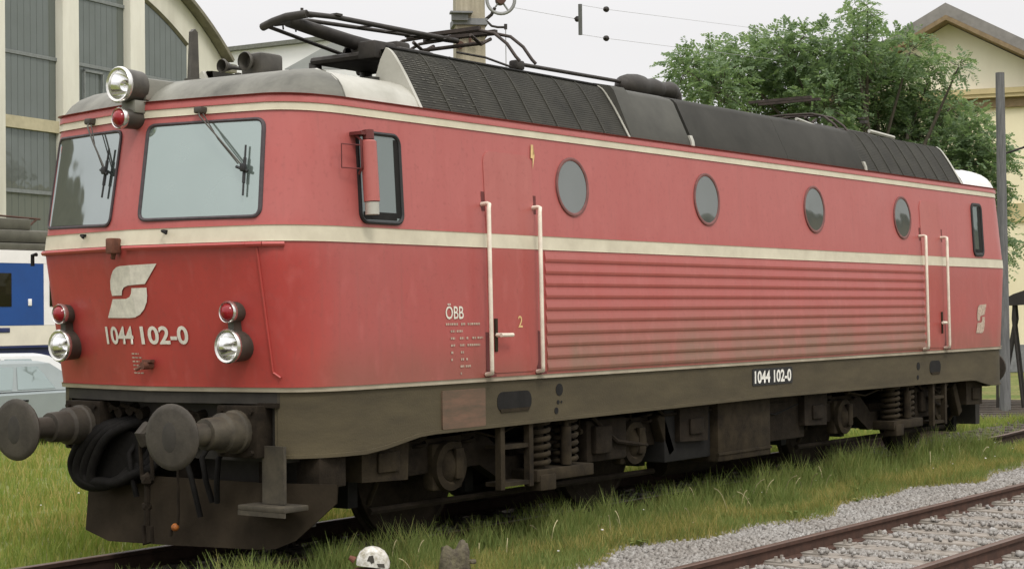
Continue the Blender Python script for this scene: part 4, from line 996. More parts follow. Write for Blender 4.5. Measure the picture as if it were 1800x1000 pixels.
def grille(x0, x1, worn_to):
    ns = 30
    for sg in (1, -1):
        root = MB()
        for k in range(ns):
            y0, z0 = gp_at(k/ns); y1, z1 = gp_at((k+1)/ns)
            a = [(y0+0.0015, z0-0.001), (y0+0.0015, z0+0.002), (y1-0.002, z1+0.001)]
            for (ya, za), (yb, zb) in zip(a[:-1], a[1:]):
                root.faces([(x0, sg*ya, za), (x1, sg*ya, za), (x1, sg*yb, zb), (x0, sg*yb, zb)], [[0, 1, 2, 3]], 0)
        root.faces([(x0, sg*1.05, 4.115), (x1, sg*1.05, 4.115), (x1, sg*0.98, 4.11), (x0, sg*0.98, 4.11), (x1, sg*0.96, 3.85), (x0, sg*0.96, 3.85)], [[0, 1, 2, 3], [3, 2, 4, 5]])
        g = root.build('roof_grille', M['grille'], loco, angle=20)
    nr = int(round((x1-x0)/0.39))
    for i in range(nr+1):
        x = x0+(x1-x0)*i/nr; rb = MB()
        for sg in (-1,):
            vs = []
            for t in np.linspace(0, 1, 12):
                y, z = gp_at(t); vs += [(x-0.008, sg*(y+0.001), z), (x-0.008, sg*(y+0.008), z+0.004), (x+0.008, sg*(y+0.008), z+0.004), (x+0.008, sg*(y+0.001), z)]
            fs = []
            for q in range(11):
                for j in range(3): fs.append([q*4+j, q*4+j+1, (q+1)*4+j+1, (q+1)*4+j])
            rb.faces(vs, fs)
        rb.build('grille_rib', M['rib'], g, angle=30)
    return g
g1 = grille(-5.78, -2.66, 0)
# paler worn mesh near the front of the first grille
mb = MB(); random.seed(3)
for i in range(26):
    for k in range(3, 28):
        x = -5.76+i*0.055
        if random.random() < max(0, 0.85-i*0.036)*(0.5+0.5*(k > 14)):
            y0, z0 = gp_at(k/30+.008); y1, z1 = gp_at((k+1)/30-.012); mb.faces([(x, -(y0+0.006), z0), (x+0.043, -(y0+0.006), z0), (x+0.043, -(y1+0.005), z1), (x, -(y1+0.005), z1)], [[0, 1, 2, 3]])
mb.build('worn_mesh', M['grille_worn'], g1, angle=0)
g2 = grille(2.72, 5.70, 0)
def cheek(x, y_in, th, m, name):
    for sg in (-1, 1):
        mb = MB(); P = [(y+0.016, z) for y, z in GP[:-1]]+[(1.07, 4.115), (1.01, 4.02), (0.94, 3.84), (1.30, 3.60)]
        mb.prism(P, lambda y, z, s_: (x if s_ == 0 else x+th, sg*y, z)); mb.build(name, m, loco)
cheek(-5.82, 0.3, 0.035, M['silver'], 'grille_cheek')
cheek(-2.655, 0.3, 0.03, M['silver'], 'grille_cheek')
cheek(5.705, 0.3, 0.05, M['silver'], 'grille_cheek')
# machine-room roof decking
mb = MB(); mb.bx(-5.90, -2.66, -1.0, 1.0, 3.80, 3.875); mb.build('pantograph_well', M['panel'], loco)
mb = MB(); mb.bx(-2.62, 5.70, -0.97, 0.97, 4.03, 4.105); mb.build('roof_deck', M['panel'], loco)
mb = MB(); mb.tube([(-5.8, -1.06, 4.12), (-2.66, -1.06, 4.12)], 0.014, 6); mb.build('grille_edge', M['black'], loco)
def roof_panel(x0, x1, m):
    for sg in (1, -1):
        mb = MB()
        P = [(1.418, 3.592), (1.41, 3.63), (1.215, 4.045), (1.17, 4.085), (1.05, 4.125), (0.9, 4.13), (0.9, 4.0), (1.3, 3.595)]
        mb.prism(P, lambda y, z, s_: (x0 if s_ == 0 else x1, sg*y, z)); mb.build('roof_panel', m, loco, angle=25)
roof_panel(-2.36, -1.47, M['panel_pale']); roof_panel(-1.41, 0.66, M['panel']); roof_panel(0.665, 2.66, M['panel'])
mb = MB()
for sg in (-1,):
    P = [(1.428, 3.592), (1.42, 3.63), (1.235, 4.06), (1.19, 4.11), (1.0, 4.15), (0.9, 4.1), (1.3, 3.595)]
    mb.prism(P, lambda y, z, s_: (-2.62 if s_ == 0 else -2.37, sg*y, z))
mb.build('panel_frame', M['panel_pale'], loco)
for x in (-1.44, 2.69):
    mb = MB(); P = [(1.432, 3.585), (1.425, 3.64), (1.40, 3.70), (1.38, 3.70), (1.38, 3.592)]
    mb.prism(P, lambda y, z, s_: (x-0.028 if s_ == 0 else x+0.028, -y, z)); mb.build('panel_clip', M['silver'], loco)
# soot fade on hood seam
mb = MB(); mb.tube([(-6.72+0.25*d, -(1.42-d)-0.002, z+0.002) for d, z in RP[:-1]], 0.006, 5); mb.build('hood_seam', M['roof'], loco)

# aerial and horns on the cab roof
mb = MB(); mb.prism([(-7.00, 3.80), (-6.90, 3.80), (-6.915, 4.21), (-6.945, 4.235), (-6.975, 4.21)], lambda x, z, s_: (x, -0.02 if s_ == 0 else 0.02, z)); mb.bx(-7.00, -6.83, -0.05, 0.05, 3.78, 3.835)
mb.build('aerial', M['lampbody'], loco)
for x, y, L, r_ in ((-6.56, 0.06, 0.26, 0.060), (-6.64, -0.28, 0.22, 0.080)):
    mb = MB(); mb.lathe([(r_*0.9, -0.02), (r_, 0.0), (r_*0.92, -0.008), (r_*0.6, 0.05), (r_*0.3, 0.11), (r_*0.22, L)], (x, y, 3.985), (1, 0, 0), n=18)
    mb.bx(x+L*0.6, x+L*0.6+0.04, y-0.02, y+0.02, 3.80, 3.945); mb.build('horn', M['lampbody'], loco, angle=50)
mb = MB(); mb.bx(-6.58, -6.32, -0.40, -0.16, 3.84, 4.06, bev=0.03); mb.build('horn_cover', M['lampbody'], loco)

# pantographs
def pantograph(sg):
    F = (lambda x, y, z: (x, y, z)) if sg < 0 else (lambda x, y, z: (-x, y, z-0.19))
    p_ = MB()
    p_.bx(*sorted((F(-5.05, 0, 0)[0], F(-4.25, 0, 0)[0])), -0.42, 0.46, 4.20, 4.245)
    p_.tube([F(-5.05, -0.40, 4.22), F(-5.05, 0.44, 4.22)], 0.04, 8); p_.tube([F(-4.30, -0.55, 4.22), F(-4.30, 0.55, 4.22)], 0.04, 8)
    p_.box(F(-4.72, 0.02, 4.29), (0.46, 0.30, 0.13), bev=0.03); p_.box(F(-4.55, -0.02, 4.34), (0.20, 0.40, 0.12), bev=0.03); p_.cyl(F(-4.95, -0.22, 4.27), F(-4.4, -0.22, 4.29), 0.05, n=10); p_.box(F(-5.0, -0.28, 4.25), (0.30, 0.2, 0.16), bev=0.02); p_.box(F(-4.62, -0.36, 4.20), (0.5, 0.16, 0.2), bev=0.03)
    p_.cyl(F(-4.95, 0.12, 4.28), F(-4.35, 0.12, 4.28), 0.055, n=10)
    base = p_.build('pantograph_base', M['panto'], loco)
    for x in (-5.02, -4.32):
        for y in (-0.40, 0.44):
            zb = 3.93 if x < -4.9 and False else 4.10
            mb = MB(); mb.lathe([(0.045, 0), (0.08, 0.05), (0.05, 0.10), (0.085, 0.14), (0.05, 0.19), (0.085, 0.23), (0.06, 0.28), (0.06, 0.34)], F(x, y, 3.87 if sg < 0 else 4.02), (0, 0, 2), n=12); mb.build('insulator', M['panto'], base)
    mb = MB(); mb.tube([F(-4.55, 0.02, 4.33), F(-5.0, 0.03, 4.37), F(-5.80, 0.04, 4.455)], 0.075, 12, r1=0.055); mb.build('lower_arm', M['panto'], base, angle=60)
    mb = MB(); mb.tube([F(-4.85, 0.20, 4.27), F(-5.85, 0.22, 4.415)], 0.018, 8); mb.build('coupling_rod', M['panto'], base)
    mb = MB(); mb.tube([F(-5.83, 0.31, 4.425), F(-5.86, 0.16, 4.45), F(-5.86, 0.0, 4.475), F(-5.82, -0.20, 4.485)], 0.036, 10)
    mb.tube([F(-5.80, 0.20, 4.44), F(-5.5, 0.08, 4.50), F(-3.45, 0.02, 4.55)], 0.019, 8); mb.tube([F(-5.82, -0.20, 4.485), F(-5.4, -0.14, 4.52), F(-3.5, -0.02, 4.55)], 0.024, 8)
    for x in (-5.72, -5.56): mb.tube([F(x, 0.18, 4.47), F(x+0.03, 0.20, 4.41)], 0.008, 5)
    mb.cyl(F(-5.72, -0.05, 4.49), F(-5.72, -0.05, 4.565), 0.014, n=6); mb.bx(*sorted((F(-5.68, 0, 0)[0], F(-5.58, 0, 0)[0])), -0.1, -0.02, 4.50, 4.535); mb.bx(*sorted((F(-5.42, 0, 0)[0], F(-5.34, 0, 0)[0])), -0.18, -0.1, 4.53, 4.55)
    for x in (-4.9, -4.55, -4.2, -3.9): mb.tube([F(x, 0.06, 4.515), F(x+0.16, -0.07, 4.535)], 0.010, 5)
    mb.build('upper_arm', M['panto'], base, angle=60)
    mb = MB()
    for x in (-3.62, -3.36):
        mb.tube([F(x, 0.86, 4.42), F(x, 0.74, 4.53), F(x, 0.56, 4.595), F(x, 0.0, 4.61), F(x, -0.38, 4.60), F(x, -0.55, 4.555), F(x, -0.70, 4.44), F(x, -0.80, 4.31), F(x+0.02, -0.83, 4.27)], 0.016, 7)
        mb.bx(*sorted((F(x-0.025, 0, 0)[0], F(x+0.025, 0, 0)[0])), -0.38, 0.5, 4.605, 4.64)
    for y in (-0.30, 0.40): mb.tube([F(-3.66, y, 4.56), F(-3.50, y, 4.49), F(-3.34, y, 4.56)], 0.018, 6)
    mb.tube([F(-3.5, -0.32, 4.50), F(-3.5, 0.42, 4.50)], 0.020, 6)
    mb.build('collector_head', M['head'], base, angle=60)
    mb = MB(); mb.tube([F(-3.62, -0.10, 4.42), F(-3.5, -0.35, 4.36), F(-3.3, -0.5, 4.28), F(-3.15, -0.55, 4.27)], 0.012, 6); mb.tube([F(-3.85, 0.1, 4.25), F(-3.85, 0.1, 4.42)], 0.045, 10); mb.build('lead_cable', M['panto'], base)
    return base
pantograph(-1); pantograph(1)
mb = MB(); mb.tube([(-3.25, -0.52, 4.315), (-1.30, -0.50, 4.335)], 0.020, 8); mb.box((-3.22, -0.52, 4.30), (0.14, 0.10, 0.09), bev=0.02); mb.cyl((-3.2, -0.52, 3.87), (-3.2, -0.52, 4.30), 0.03, n=10); mb.cyl((-1.5, -0.5, 4.1), (-1.5, -0.5, 4.27), 0.04, n=10)
mb.build('roof_busbar', M['panto'], loco)
mb = MB()
mb.lathe([(0.0, 0), (0.045, 0.01), (0.10, 0.06), (0.125, 0.16), (0.135, 0.30), (0.125, 0.42), (0.10, 0.50), (0.105, 0.58), (0.115, 0.66), (0.095, 0.78), (0.075, 0.84), (0.09, 0.90), (0.105, 1.0), (0.09, 1.09), (0.03, 1.13), (0, 1.135)], (-1.36, -0.5, 4.30), (1, 0, 0.03), n=20)
mb.tube([(-0.32, -0.5, 4.34), (-0.22, -0.5, 4.30), (-0.20, -0.5, 4.12)], 0.075, 10); mb.cyl((-1.05, -0.5, 4.1), (-1.05, -0.5, 4.22), 0.07, n=10)
mb.build('circuit_breaker', M['panto'], loco, angle=50)
mb = MB(); mb.tube([(2.6, -0.55, 4.27), (3.6, -0.45, 4.22)], 0.02, 6); mb.tube([(3.95, -0.9, 4.20), (4.6, -0.95, 4.16)], 0.025, 6); mb.build('roof_conduit', M['silver'], loco)

# ------------------------------------------------------------------ helpers for far things
def look_dir(u, v):
    return fv + r2*((u-900)/3063.63) + u2*((500-v)/3063.63)

# ------------------------------------------------------------------ hall on the left (local: x along the facade, y into the hall)
hall = thing('depot_hall', 'tall cream engine shed with arched gable and dark glazed bays at the left', 'depot hall', (31.69, 38.43, GZ), R(10.5))
Rr, cx_, cz = 14.0, -9.55, 15.55-14.0+0.22
arc = lambda s_, d=0: cz+math.sqrt(max((Rr-d)**2-(s_-cx_)**2, 0))
mb = MB(); pts = [(-19.1+i*0.4775, arc(-19.1+i*0.4775)) for i in range(41)]
P = [(-19.1, 0)]+pts+[(0, 0)]
mb.prism(P, lambda x, z, s_: (x, 0.30 if s_ == 0 else 0.9, z)); mb.build('gable_wall', M['hallwall'], hall, angle=20)
mb = MB()
for side_ in (0,):
    n = 41; vs = []
    for s_, z in pts:
        nx, nz_ = (s_-cx_)/Rr, (z-cz)/Rr
        for d, yy in ((-0.02, 0.25), (-0.02, -0.16), (0.12, -0.16), (0.12, 30.0)): vs.append((s_+nx*d, yy, z+nz_*d))
    fs = []
    for k in range(n-1):
        for j in range(3): fs.append([k*4+j, k*4+j+1, (k+1)*4+j+1, (k+1)*4+j])
    mb.faces(vs, fs)
mb.bx(-0.22, 0.22, -0.15, 30, arc(0)-0.42, arc(0)-0.10); mb.build('arched_roof', M['halltrim'], hall, angle=30)
mb = MB(); mb.bx(-0.5, 0, 0.95, 30, 0, arc(0)-0.3); mb.bx(-19.1, -18.6, 0.95, 30, 0, arc(0)-0.3); mb.build('side_wall', M['hallwall'], hall)
for px in (-16.85, -13.2, -9.55, -5.9):
    mb = MB(); mb.bx(px-0.42, px+0.42, -0.10, 0.32, 0, arc(px, 1.0), bev=0.02); mb.build('pilaster', M['hallwall'], hall)
def bay(xa, xb):
    n = 9; top = [(xa+(xb-xa)*i/n, arc(xa+(xb-xa)*i/n, 1.30)) for i in range(n+1)]
    top = [(x, z) for x, z in top if z > 0.9]
    P = [(xa, 0.9)]+top+[(xb, 0.9)]
    mb = MB(); mb.prism(P, lambda x, z, s_: (x, 0.22 if s_ == 0 else 0.29, z)); g = mb.build('bay_window', M['hallglass'], hall, angle=20)
    mb = MB(); vs = [(x, 0.10, z) for x, z in top]
    for (x0_, z0_), (x1_, z1_) in zip(top[:-1], top[1:]):
        mb.tube([(x0_, 0.2, z0_), (x1_, 0.2, z1_)], 0.09, 4)
    mb.build('arch_trim', M['halltrim'], g)
    mb = MB()
    for z in (6.3, 10.85, 13.2):
        if z < min(top[0][1], top[-1][1])+0.6: mb.bx(xa, xb, 0.16, 0.23, z-0.06, z+0.06)
    k = int((xb-xa)/0.30); fb = MB()
    for i in range(1, k): 
        x = xa+(xb-xa)*i/k; zt = arc(x, 1.35); fb.bx(x-0.008, x+0.008, 0.212, 0.2255, 0.9, zt)
    mb.build('mullions', M['mullion'], g); fb.build('glazing_bars', M['hallglass'], g)
    mb = MB(); mb.bx(xa, xb, 0.08, 0.24, 8.35, 8.75); mb.build('transom_band', M['hallband'], g)
    return g
bay(-16.43, -13.62); bay(-12.78, -9.97); gb = bay(-9.13, -6.32); bay(-5.48, -2.55)
mb = MB(); 
for a, b, c_, d in ((-8.60, -7.55, 10.62, 10.70), (-8.60, -8.54, 9.0, 10.70), (-7.60, -7.54, 9.0, 10.70)): mb.bx(a, b, 0.12, 0.17, c_, d)
mb.build('vent_sash', M['mullion'], gb)

# added unseen shed with guessed shape, darkening the reflection in the far windscreen
sh = thing('added_shed', 'added dark steep-roofed shed, unseen except as reflection in the far windscreen', 'added shed', (-19.4, 28.6, GZ), R(20))
mb = MB(); P = [(-1.7, 0), (-1.7, 2.0), (3.6, 9.5), (9, 15.0), (14, 15.0), (14, 0)]
mb.prism(P, lambda x, z, s_: (x, 0 if s_ == 0 else 14, z)); mb.build('wall', M['halltrim'], sh, angle=20)  # body of the added unseen shed
mb = MB(); mb.bx(4, 8, -0.08, 0.05, 0, 7); mb.build('gate', M['farroof'], sh)  # gate of the added unseen shed

gs = thing('added_long_shed', 'added long brown shed, unseen except as reflection in the portholes', 'goods shed', (52, -28, GZ))  # added unseen shed, sized for the dark lower halves of porthole reflections
mb = MB(); mb.prism([(0, 0), (60, 0), (60, 9.25), (0, 9.25)], lambda x, z, s_: (x, 0 if s_ == 0 else -5, z)); mb.build('wall', M['board_and_shade'], gs, angle=10)  # body of the added unseen long shed
mb = MB(); mb.prism([(-5.3, 9.27), (0.3, 9.27), (0.3, 9.45), (-5.3, 9.6)], lambda y, z, s_: (-0.5 if s_ == 0 else 60.5, y, z)); mb.build('roof', M['roofgrey'], gs, angle=10)  # roof of the added unseen long shed
for k in range(8):
    mb = MB(); mb.bx(3+7*k, 6+7*k, -0.04, 0.05, 0, 4.2); mb.build('gate', M['plinth'], gs)  # gates of the added unseen long shed

# distant pale hall
def wall_pts(u0, v0, D0, u1, v1, D1):
    return CP+look_dir(u0, v0)*D0, CP+look_dir(u1, v1)*D1
a, b = wall_pts(330, 88, 104, 600, 57, 98)
ang = math.atan2(b.y-a.y, b.x-a.x); Lw = math.hypot(b.x-a.x, b.y-a.y)
dh = thing('distant_hall', 'faint white flat-roofed hall far behind the pantograph', 'hall', (a.x, a.y, GZ), ang)
mb = MB(); mb.bx(0, Lw, 0, 20, 0, a.z-GZ-0.42); mb.build('wall', M['farwhite'], dh)
mb = MB(); mb.bx(-0.3, Lw+0.3, -0.4, 20.4, a.z-GZ-0.415, a.z-GZ-0.18); mb.build('roof', M['fareave'], dh)
a = CP+look_dir(500, 122)*84; b = CP+look_dir(590, 72)*80
dh2 = thing('distant_shed', 'pale grey sloped roof of a far shed below the pantograph', 'shed', (0, 0, 0), 0)
c2 = CP+look_dir(665, 74)*78; d2 = CP+look_dir(720, 122)*76
mb = MB(); back = fv*12; back.z = 0
q = [a, b, c2, d2]
vs = [Vector(x) for x in q]+[Vector(x)+back for x in q]; mb.faces(vs, [[0, 1, 2, 3], [4, 5, 6, 7], [0, 1, 5, 4], [1, 2, 6, 5], [2, 3, 7, 6]]); mb.build('roof', M['farroof'], dh2, angle=10)
mb = MB(); lo = [Vector((x.x, x.y, GZ)) for x in (a, d2)]; vs = [a, d2, lo[1], lo[0], a+back, d2+back, lo[1]+back, lo[0]+back]
mb.faces([Vector(v)-Vector((0, 0, 0.02)) for v in vs[:2]]+[Vector(v) for v in vs[2:4]]+[Vector(v)-Vector((0, 0, 0.02)) for v in vs[4:6]]+[Vector(v) for v in vs[6:]], [[0, 1, 2, 3], [4, 5, 6, 7], [0, 3, 7, 4], [1, 2, 6, 5]]); mb.build('wall', M['farwhite'], dh2, angle=10)

# ------------------------------------------------------------------ yellow building on the right
ap = CP+look_dir(1665, 10)*58
fd = math.atan2(-rv.y, -rv.x)                      # direction across the view, pointing left
ang = math.atan2(rv.y, rv.x)-R(20)                 # right end comes nearer
yb = thing('yellow_house', 'yellow rendered house with grey gable roof behind the tree on the right', 'house', (ap.x, ap.y, GZ), ang)
AZ = ap.z-GZ; pt = 0.55; EZ = 9.35; hw = (AZ-0.75-EZ)/pt
mb = MB(); mb.prism([(-hw-0.2, 0.9), (hw+3.2, 0.9), (hw+3.2, EZ-0.62), (-hw-0.2, EZ-0.62)], lambda x, z, s_: (x, 0.35 if s_ == 0 else 12, z)); mb.build('wall', M['yellow'], yb)
mb = MB(); mb.prism([(-hw-0.1, EZ), (hw+0.1, EZ), (hw+0.1, EZ+0.1), (0, AZ-0.58), (-hw-0.1, EZ+0.1)], lambda x, z, s_: (x, 0.30 if s_ == 0 else 12, z)); gw = mb.build('gable', M['yellow_pale'], yb, angle=10)
mb = MB(); mb.bx(-2.2, -1.9, 0.2, 0.32, AZ-2.1, AZ-1.75, bev=0.03); mb.build('gable_vent', M['roofgrey'], gw)
mb = MB(); mb.bx(-hw-0.4, hw+3.2, -0.05, 12, EZ-0.18, EZ-0.002); mb.bx(-hw-0.35, hw+3.2, 0.0, 12, EZ-0.30, EZ-0.182); mb.build('cornice', M['ochre'], yb)
mb = MB(); mb.bx(-hw-0.25, hw+3.2, 0.20, 12, EZ-0.62, EZ-0.302); mb.build('cornice_shade', M['board_and_shade'], yb)  # brown band painting the shadow below the cornice
mb = MB(); mb.bx(-hw-0.22, hw+3.2, 0.27, 0.36, 4.95, 5.55); mb.build('string_course', M['ochre'], yb)
mb = MB()
for sg in (-1, 1):
    L = hw+1.0 if sg < 0 else hw+3.4
    vs = []
    for yy in (-0.55, 12.4):
        vs += [(0, yy, AZ), (sg*L, yy, AZ-L*pt), (sg*L, yy, AZ-L*pt-0.36), (0, yy, AZ-0.40)]
    mb.faces(vs, [[0, 1, 2, 3], [4, 5, 6, 7], [0, 1, 5, 4], [1, 2, 6, 5], [2, 3, 7, 6]])
rf = mb.build('roof', M['roofgrey'], yb, angle=10)
mb = MB()
for sg in (-1, 1):
    L = hw+1.0 if sg < 0 else hw+3.4
    vs = []
    for yy in (-0.56, 0.28): vs += [(0, yy, AZ-0.405), (sg*L, yy, AZ-L*pt-0.37), (sg*L, yy, AZ-L*pt-0.52), (0, yy, AZ-0.56)]
    mb.faces(vs, [[0, 1, 2, 3], [4, 5, 6, 7], [0, 1, 5, 4], [1, 2, 6, 5], [2, 3, 7, 6]])
mb.build('barge_board', M['board_and_shade'], rf, angle=10)
mb = MB(); mb.bx(-hw-0.2, hw+3.2, 0.25, 12, 0, 0.899); mb.build('plinth', M['plinth'], yb)
mb = MB(); mb.bx(-hw-5.0, -hw-0.42, 4, 11, 0, 8.2); mb.build('side_wing', M['yellow'], yb)
mb = MB(); mb.bx(-hw-5.2, -hw-0.41, 3.8, 11.2, 8.21, 8.5); mb.build('wing_eave', M['ochre'], yb)

# ------------------------------------------------------------------ blue and white railcar
rc = thing('electric_railcar', 'blue and white electric railcar standing behind the parked cars at the left', 'railcar', (0, 26.4, GZ))
mb = MB(); 
secs = [(1.10+0.2, 0.02), (1.18+0.2, 0.0), (3.33+0.2, 0.0), (3.67+0.2, 0.04)]
mb.bx(-14, 16.4, 0, 2.8, 1.42, 1.93); mb.build('lower_body', M['ivory'], rc)
mb = MB(); mb.bx(-14, 12.86, -0.004, 2.804, 1.935, 3.535); mb.build('blue_band', M['blue'], rc)
mb = MB(); mb.bx(12.865, 16.4, 0, 2.8, 1.935, 3.535); mb.build('cab_side', M['railwhite'], rc)
mb = MB(); mb.bx(-14, 16.4, 0.0, 2.8, 3.54, 3.87); mb.build('upper_band', M['railwhite'], rc)
mb = MB(); mb.bx(-14, 16.4, -0.004, 2.8, 1.36, 1.415); mb.bx(-14, 16.4, 0.1, 2.7, 0.72, 1.355); mb.build('valance', M['navy'], rc)
mb = MB(); mb.bx(-14, 16.4, 0.05, 2.75, 3.875, 4.06, bev=0.05); mb.bx(-14, 13.4, 0.25, 2.5, 4.06, 4.42, bev=0.12); mb.bx(10.9, 12.8, 0.4, 2.2, 4.42, 4.72, bev=0.05); rr_ = mb.build('roof', M['railroof'], rc)
mb = MB(); mb.tube([(9.5, 0.8, 4.85), (12.0, 0.8, 4.80), (13.4, 0.8, 4.75)], 0.03, 6); mb.tube([(12.9, 0.8, 4.45), (13.3, 0.8, 4.75)], 0.03, 6); mb.cyl((12.3, 0.8, 4.4), (12.3, 0.8, 4.66), 0.09, n=10); mb.build('roof_pantograph', M['rustfit'], rr_)
for x0_, x1_ in ((10.35, 11.83), (8.2, 9.7), (13.05, 13.9)):
    mb = MB(); mb.bx(x0_, x1_, -0.02, 0.02, 2.42, 3.28, bev=0.01); mb.build('window', M['darkglass'], rc)
mb = MB(); mb.bx(12.35, 12.46, -0.03, 0.0, 2.44, 2.62, bev=0.01); mb.build('marker_light', M['railwhite'], rc)
mb = MB(); mb.bx(11.3, 11.77, -0.02, 0.0, 1.76, 1.88, bev=0.005); mb.build('body_plate', M['navy'], rc)
for x in (4, 10.2):
    mb = MB(); mb.cyl((x, 0.3, 0.62), (x, 0.45, 0.62), 0.42, n=20); mb.build('wheel', M['black'], rc)

# ------------------------------------------------------------------ parked cars
def car(name, label, loc, rz, paint, kind):
    c = thing(name, label, 'car', loc, rz, 'cars parked behind the locomotive')
    # side outline, x forward, rear at -x
    prof_b = [(-2.1, .42), (-2.12, .70), (-2.02, .90), (-1.25, .93), (1.05, .90), (1.95, .76), (2.08, .55), (2.05, .30), (-2.05, .30)]
    mb = MB(); W2 = 0.82
    n = len(prof_b); vs = []
    for yk, k in ((-1, 1.0), (-0.86, 1.0), (0.86, 1.0), (1, 1.0)):
        for x, z in prof_b:
            zz = z if abs(yk) < 0.9 else (z-0.06 if z > 0.6 else z+0.04)
            vs.append((x*(1.0 if abs(yk) < .9 else 0.985), yk*W2, zz))
    fs = []
    for k in range(3):
        for i in range(n):
            j = (i+1) % n; fs.append([k*n+i, k*n+j, (k+1)*n+j, (k+1)*n+i])
    fs += [list(range(n)), list(range(3*n, 4*n))]
    mb.faces(vs, fs); body = mb.build('body', paint, c, angle=35)
    # greenhouse
    low = [(-1.62, .915), (1.0, .90)]; up_ = [(-0.95, 1.36), (0.25, 1.37)]
    if kind == 'hatch': low = [(-1.95, .915), (1.0, .90)]; up_ = [(-1.35, 1.37), (0.25, 1.38)]
    mb = MB(); yl, yu = 0.76, 0.60
    vs = [(low[0][0], -yl, low[0][1]), (low[1][0], -yl, low[1][1]), (low[1][0], yl, low[1][1]), (low[0][0], yl, low[0][1]), (up_[0][0], -yu, up_[0][1]), (up_[1][0], -yu, up_[1][1]), (up_[1][0], yu, up_[1][1]), (up_[0][0], yu, up_[0][1])]
    mb.faces(vs, [[0, 1, 5, 4], [1, 2, 6, 5], [2, 3, 7, 6], [3, 0, 4, 7]]); mb.faces([(x, y, z) for x, y, z in vs[4:]]+[(up_[0][0]+.15, -yu+.12, up_[0][1]+.04), (up_[1][0]-.15, -yu+.12, up_[1][1]+.04), (up_[1][0]-.15, yu-.12, up_[1][1]+.04), (up_[0][0]+.15, yu-.12, up_[0][1]+.04)], [[0, 1, 5, 4], [1, 2, 6, 5], [2, 3, 7, 6], [3, 0, 4, 7], [4, 5, 6, 7]])
    cab = mb.build('cabin', paint, c, angle=30)
    def lerp(p, q, t): return Vector(p)*(1-t)+Vector(q)*t
    def winq(A, B, C, D, sh, name):
        o = Vector(sh); mb = MB(); q = [Vector(x)+o for x in (A, B, C, D)]; mb.faces(q, [[0, 1, 2, 3]]); mb.build(name, M['carglass'], c, angle=0)
    for sg in (-1, 1):
        L0, L1 = Vector((low[0][0], sg*yl, low[0][1])), Vector((low[1][0], sg*yl, low[1][1])); U0, U1 = Vector((up_[0][0], sg*yu, up_[0][1])), Vector((up_[1][0], sg*yu, up_[1][1]))
        for ta, tb in ((0.24, 0.52), (0.56, 0.92)):
            def pt_(t, v): return (L0*(1-t)+L1*t)*(1-v)+(U0*(1-t)+U1*t)*v
            winq(pt_(ta, .06), pt_(tb, .06), pt_(tb, .88), pt_(ta+.0, .88), (0, sg*0.008, 0.004), 'side_window')
    winq(lerp(vs[0], vs[4], .1)+Vector((0, .06, 0)), lerp(vs[3], vs[7], .1)-Vector((0, .06, 0)), lerp(vs[3], vs[7], .9)-Vector((0, .06, 0)), lerp(vs[0], vs[4], .9)+Vector((0, .06, 0)), (-0.010, 0, 0.006), 'rear_window')
    winq(lerp(vs[1], vs[5], .1)+Vector((0, .06, 0)), lerp(vs[2], vs[6], .1)-Vector((0, .06, 0)), lerp(vs[2], vs[6], .9)-Vector((0, .06, 0)), lerp(vs[1], vs[5], .9)+Vector((0, .06, 0)), (0.010, 0, 0.006), 'windscreen')
    for x in (-1.3, 1.3):
        for sg in (-1, 1):
            mb = MB(); mb.lathe([(0, 0.0), (0.17, 0.0), (0.19, -0.02), (0.28, 0.01), (0.30, -0.03), (0.30, -0.19), (0, -0.19)], (x, sg*0.83, 0.30), (0, sg, 0), n=22); wl = mb.build('wheel', M['rubber'], c)
            mb = MB(); mb.lathe([(0, 0.006), (0.15, 0.006), (0.18, 0.012), (0.185, -0.01)], (x, sg*0.83, 0.30), (0, sg, 0), n=16); mb.build('rim', M['chrome'], wl)
    mb = MB(); mb.bx(-2.19, -2.05, -0.80, 0.80, 0.36, 0.50, bev=0.02); mb.build('bumper', M['lampbody'], c)
    for sg in (-1, 1):
        mb = MB(); mb.bx(-2.13, -2.06, sg*0.62-0.13, sg*0.62+0.13, 0.60, 0.74, bev=0.01); mb.build('tail_light', M['redlens'], c)
        mb = MB(); mb.bx(-0.42, -0.26, sg*0.824-0.01, sg*0.824+0.01, 0.74, 0.77); mb.bx(0.5, 0.66, sg*0.824-0.01, sg*0.824+0.01, 0.74, 0.77); mb.build('door_handle', M['black'], c)
    return c
cp = CP+look_dir(40, 660)*29.5
car('parked_car', 'pale blue grey saloon car parked beside the red locomotive nose', (cp.x-0.6, cp.y+0.35, GZ), R(172), M['carpaint'], 'sedan')
cp = CP+look_dir(2, 640)*33.5
car('parked_car', 'pale grey hatchback parked behind the blue grey saloon, only its roof showing', (cp.x-0.2, cp.y+0.6, GZ+0.02), R(150), M['carpaint2'], 'hatch')

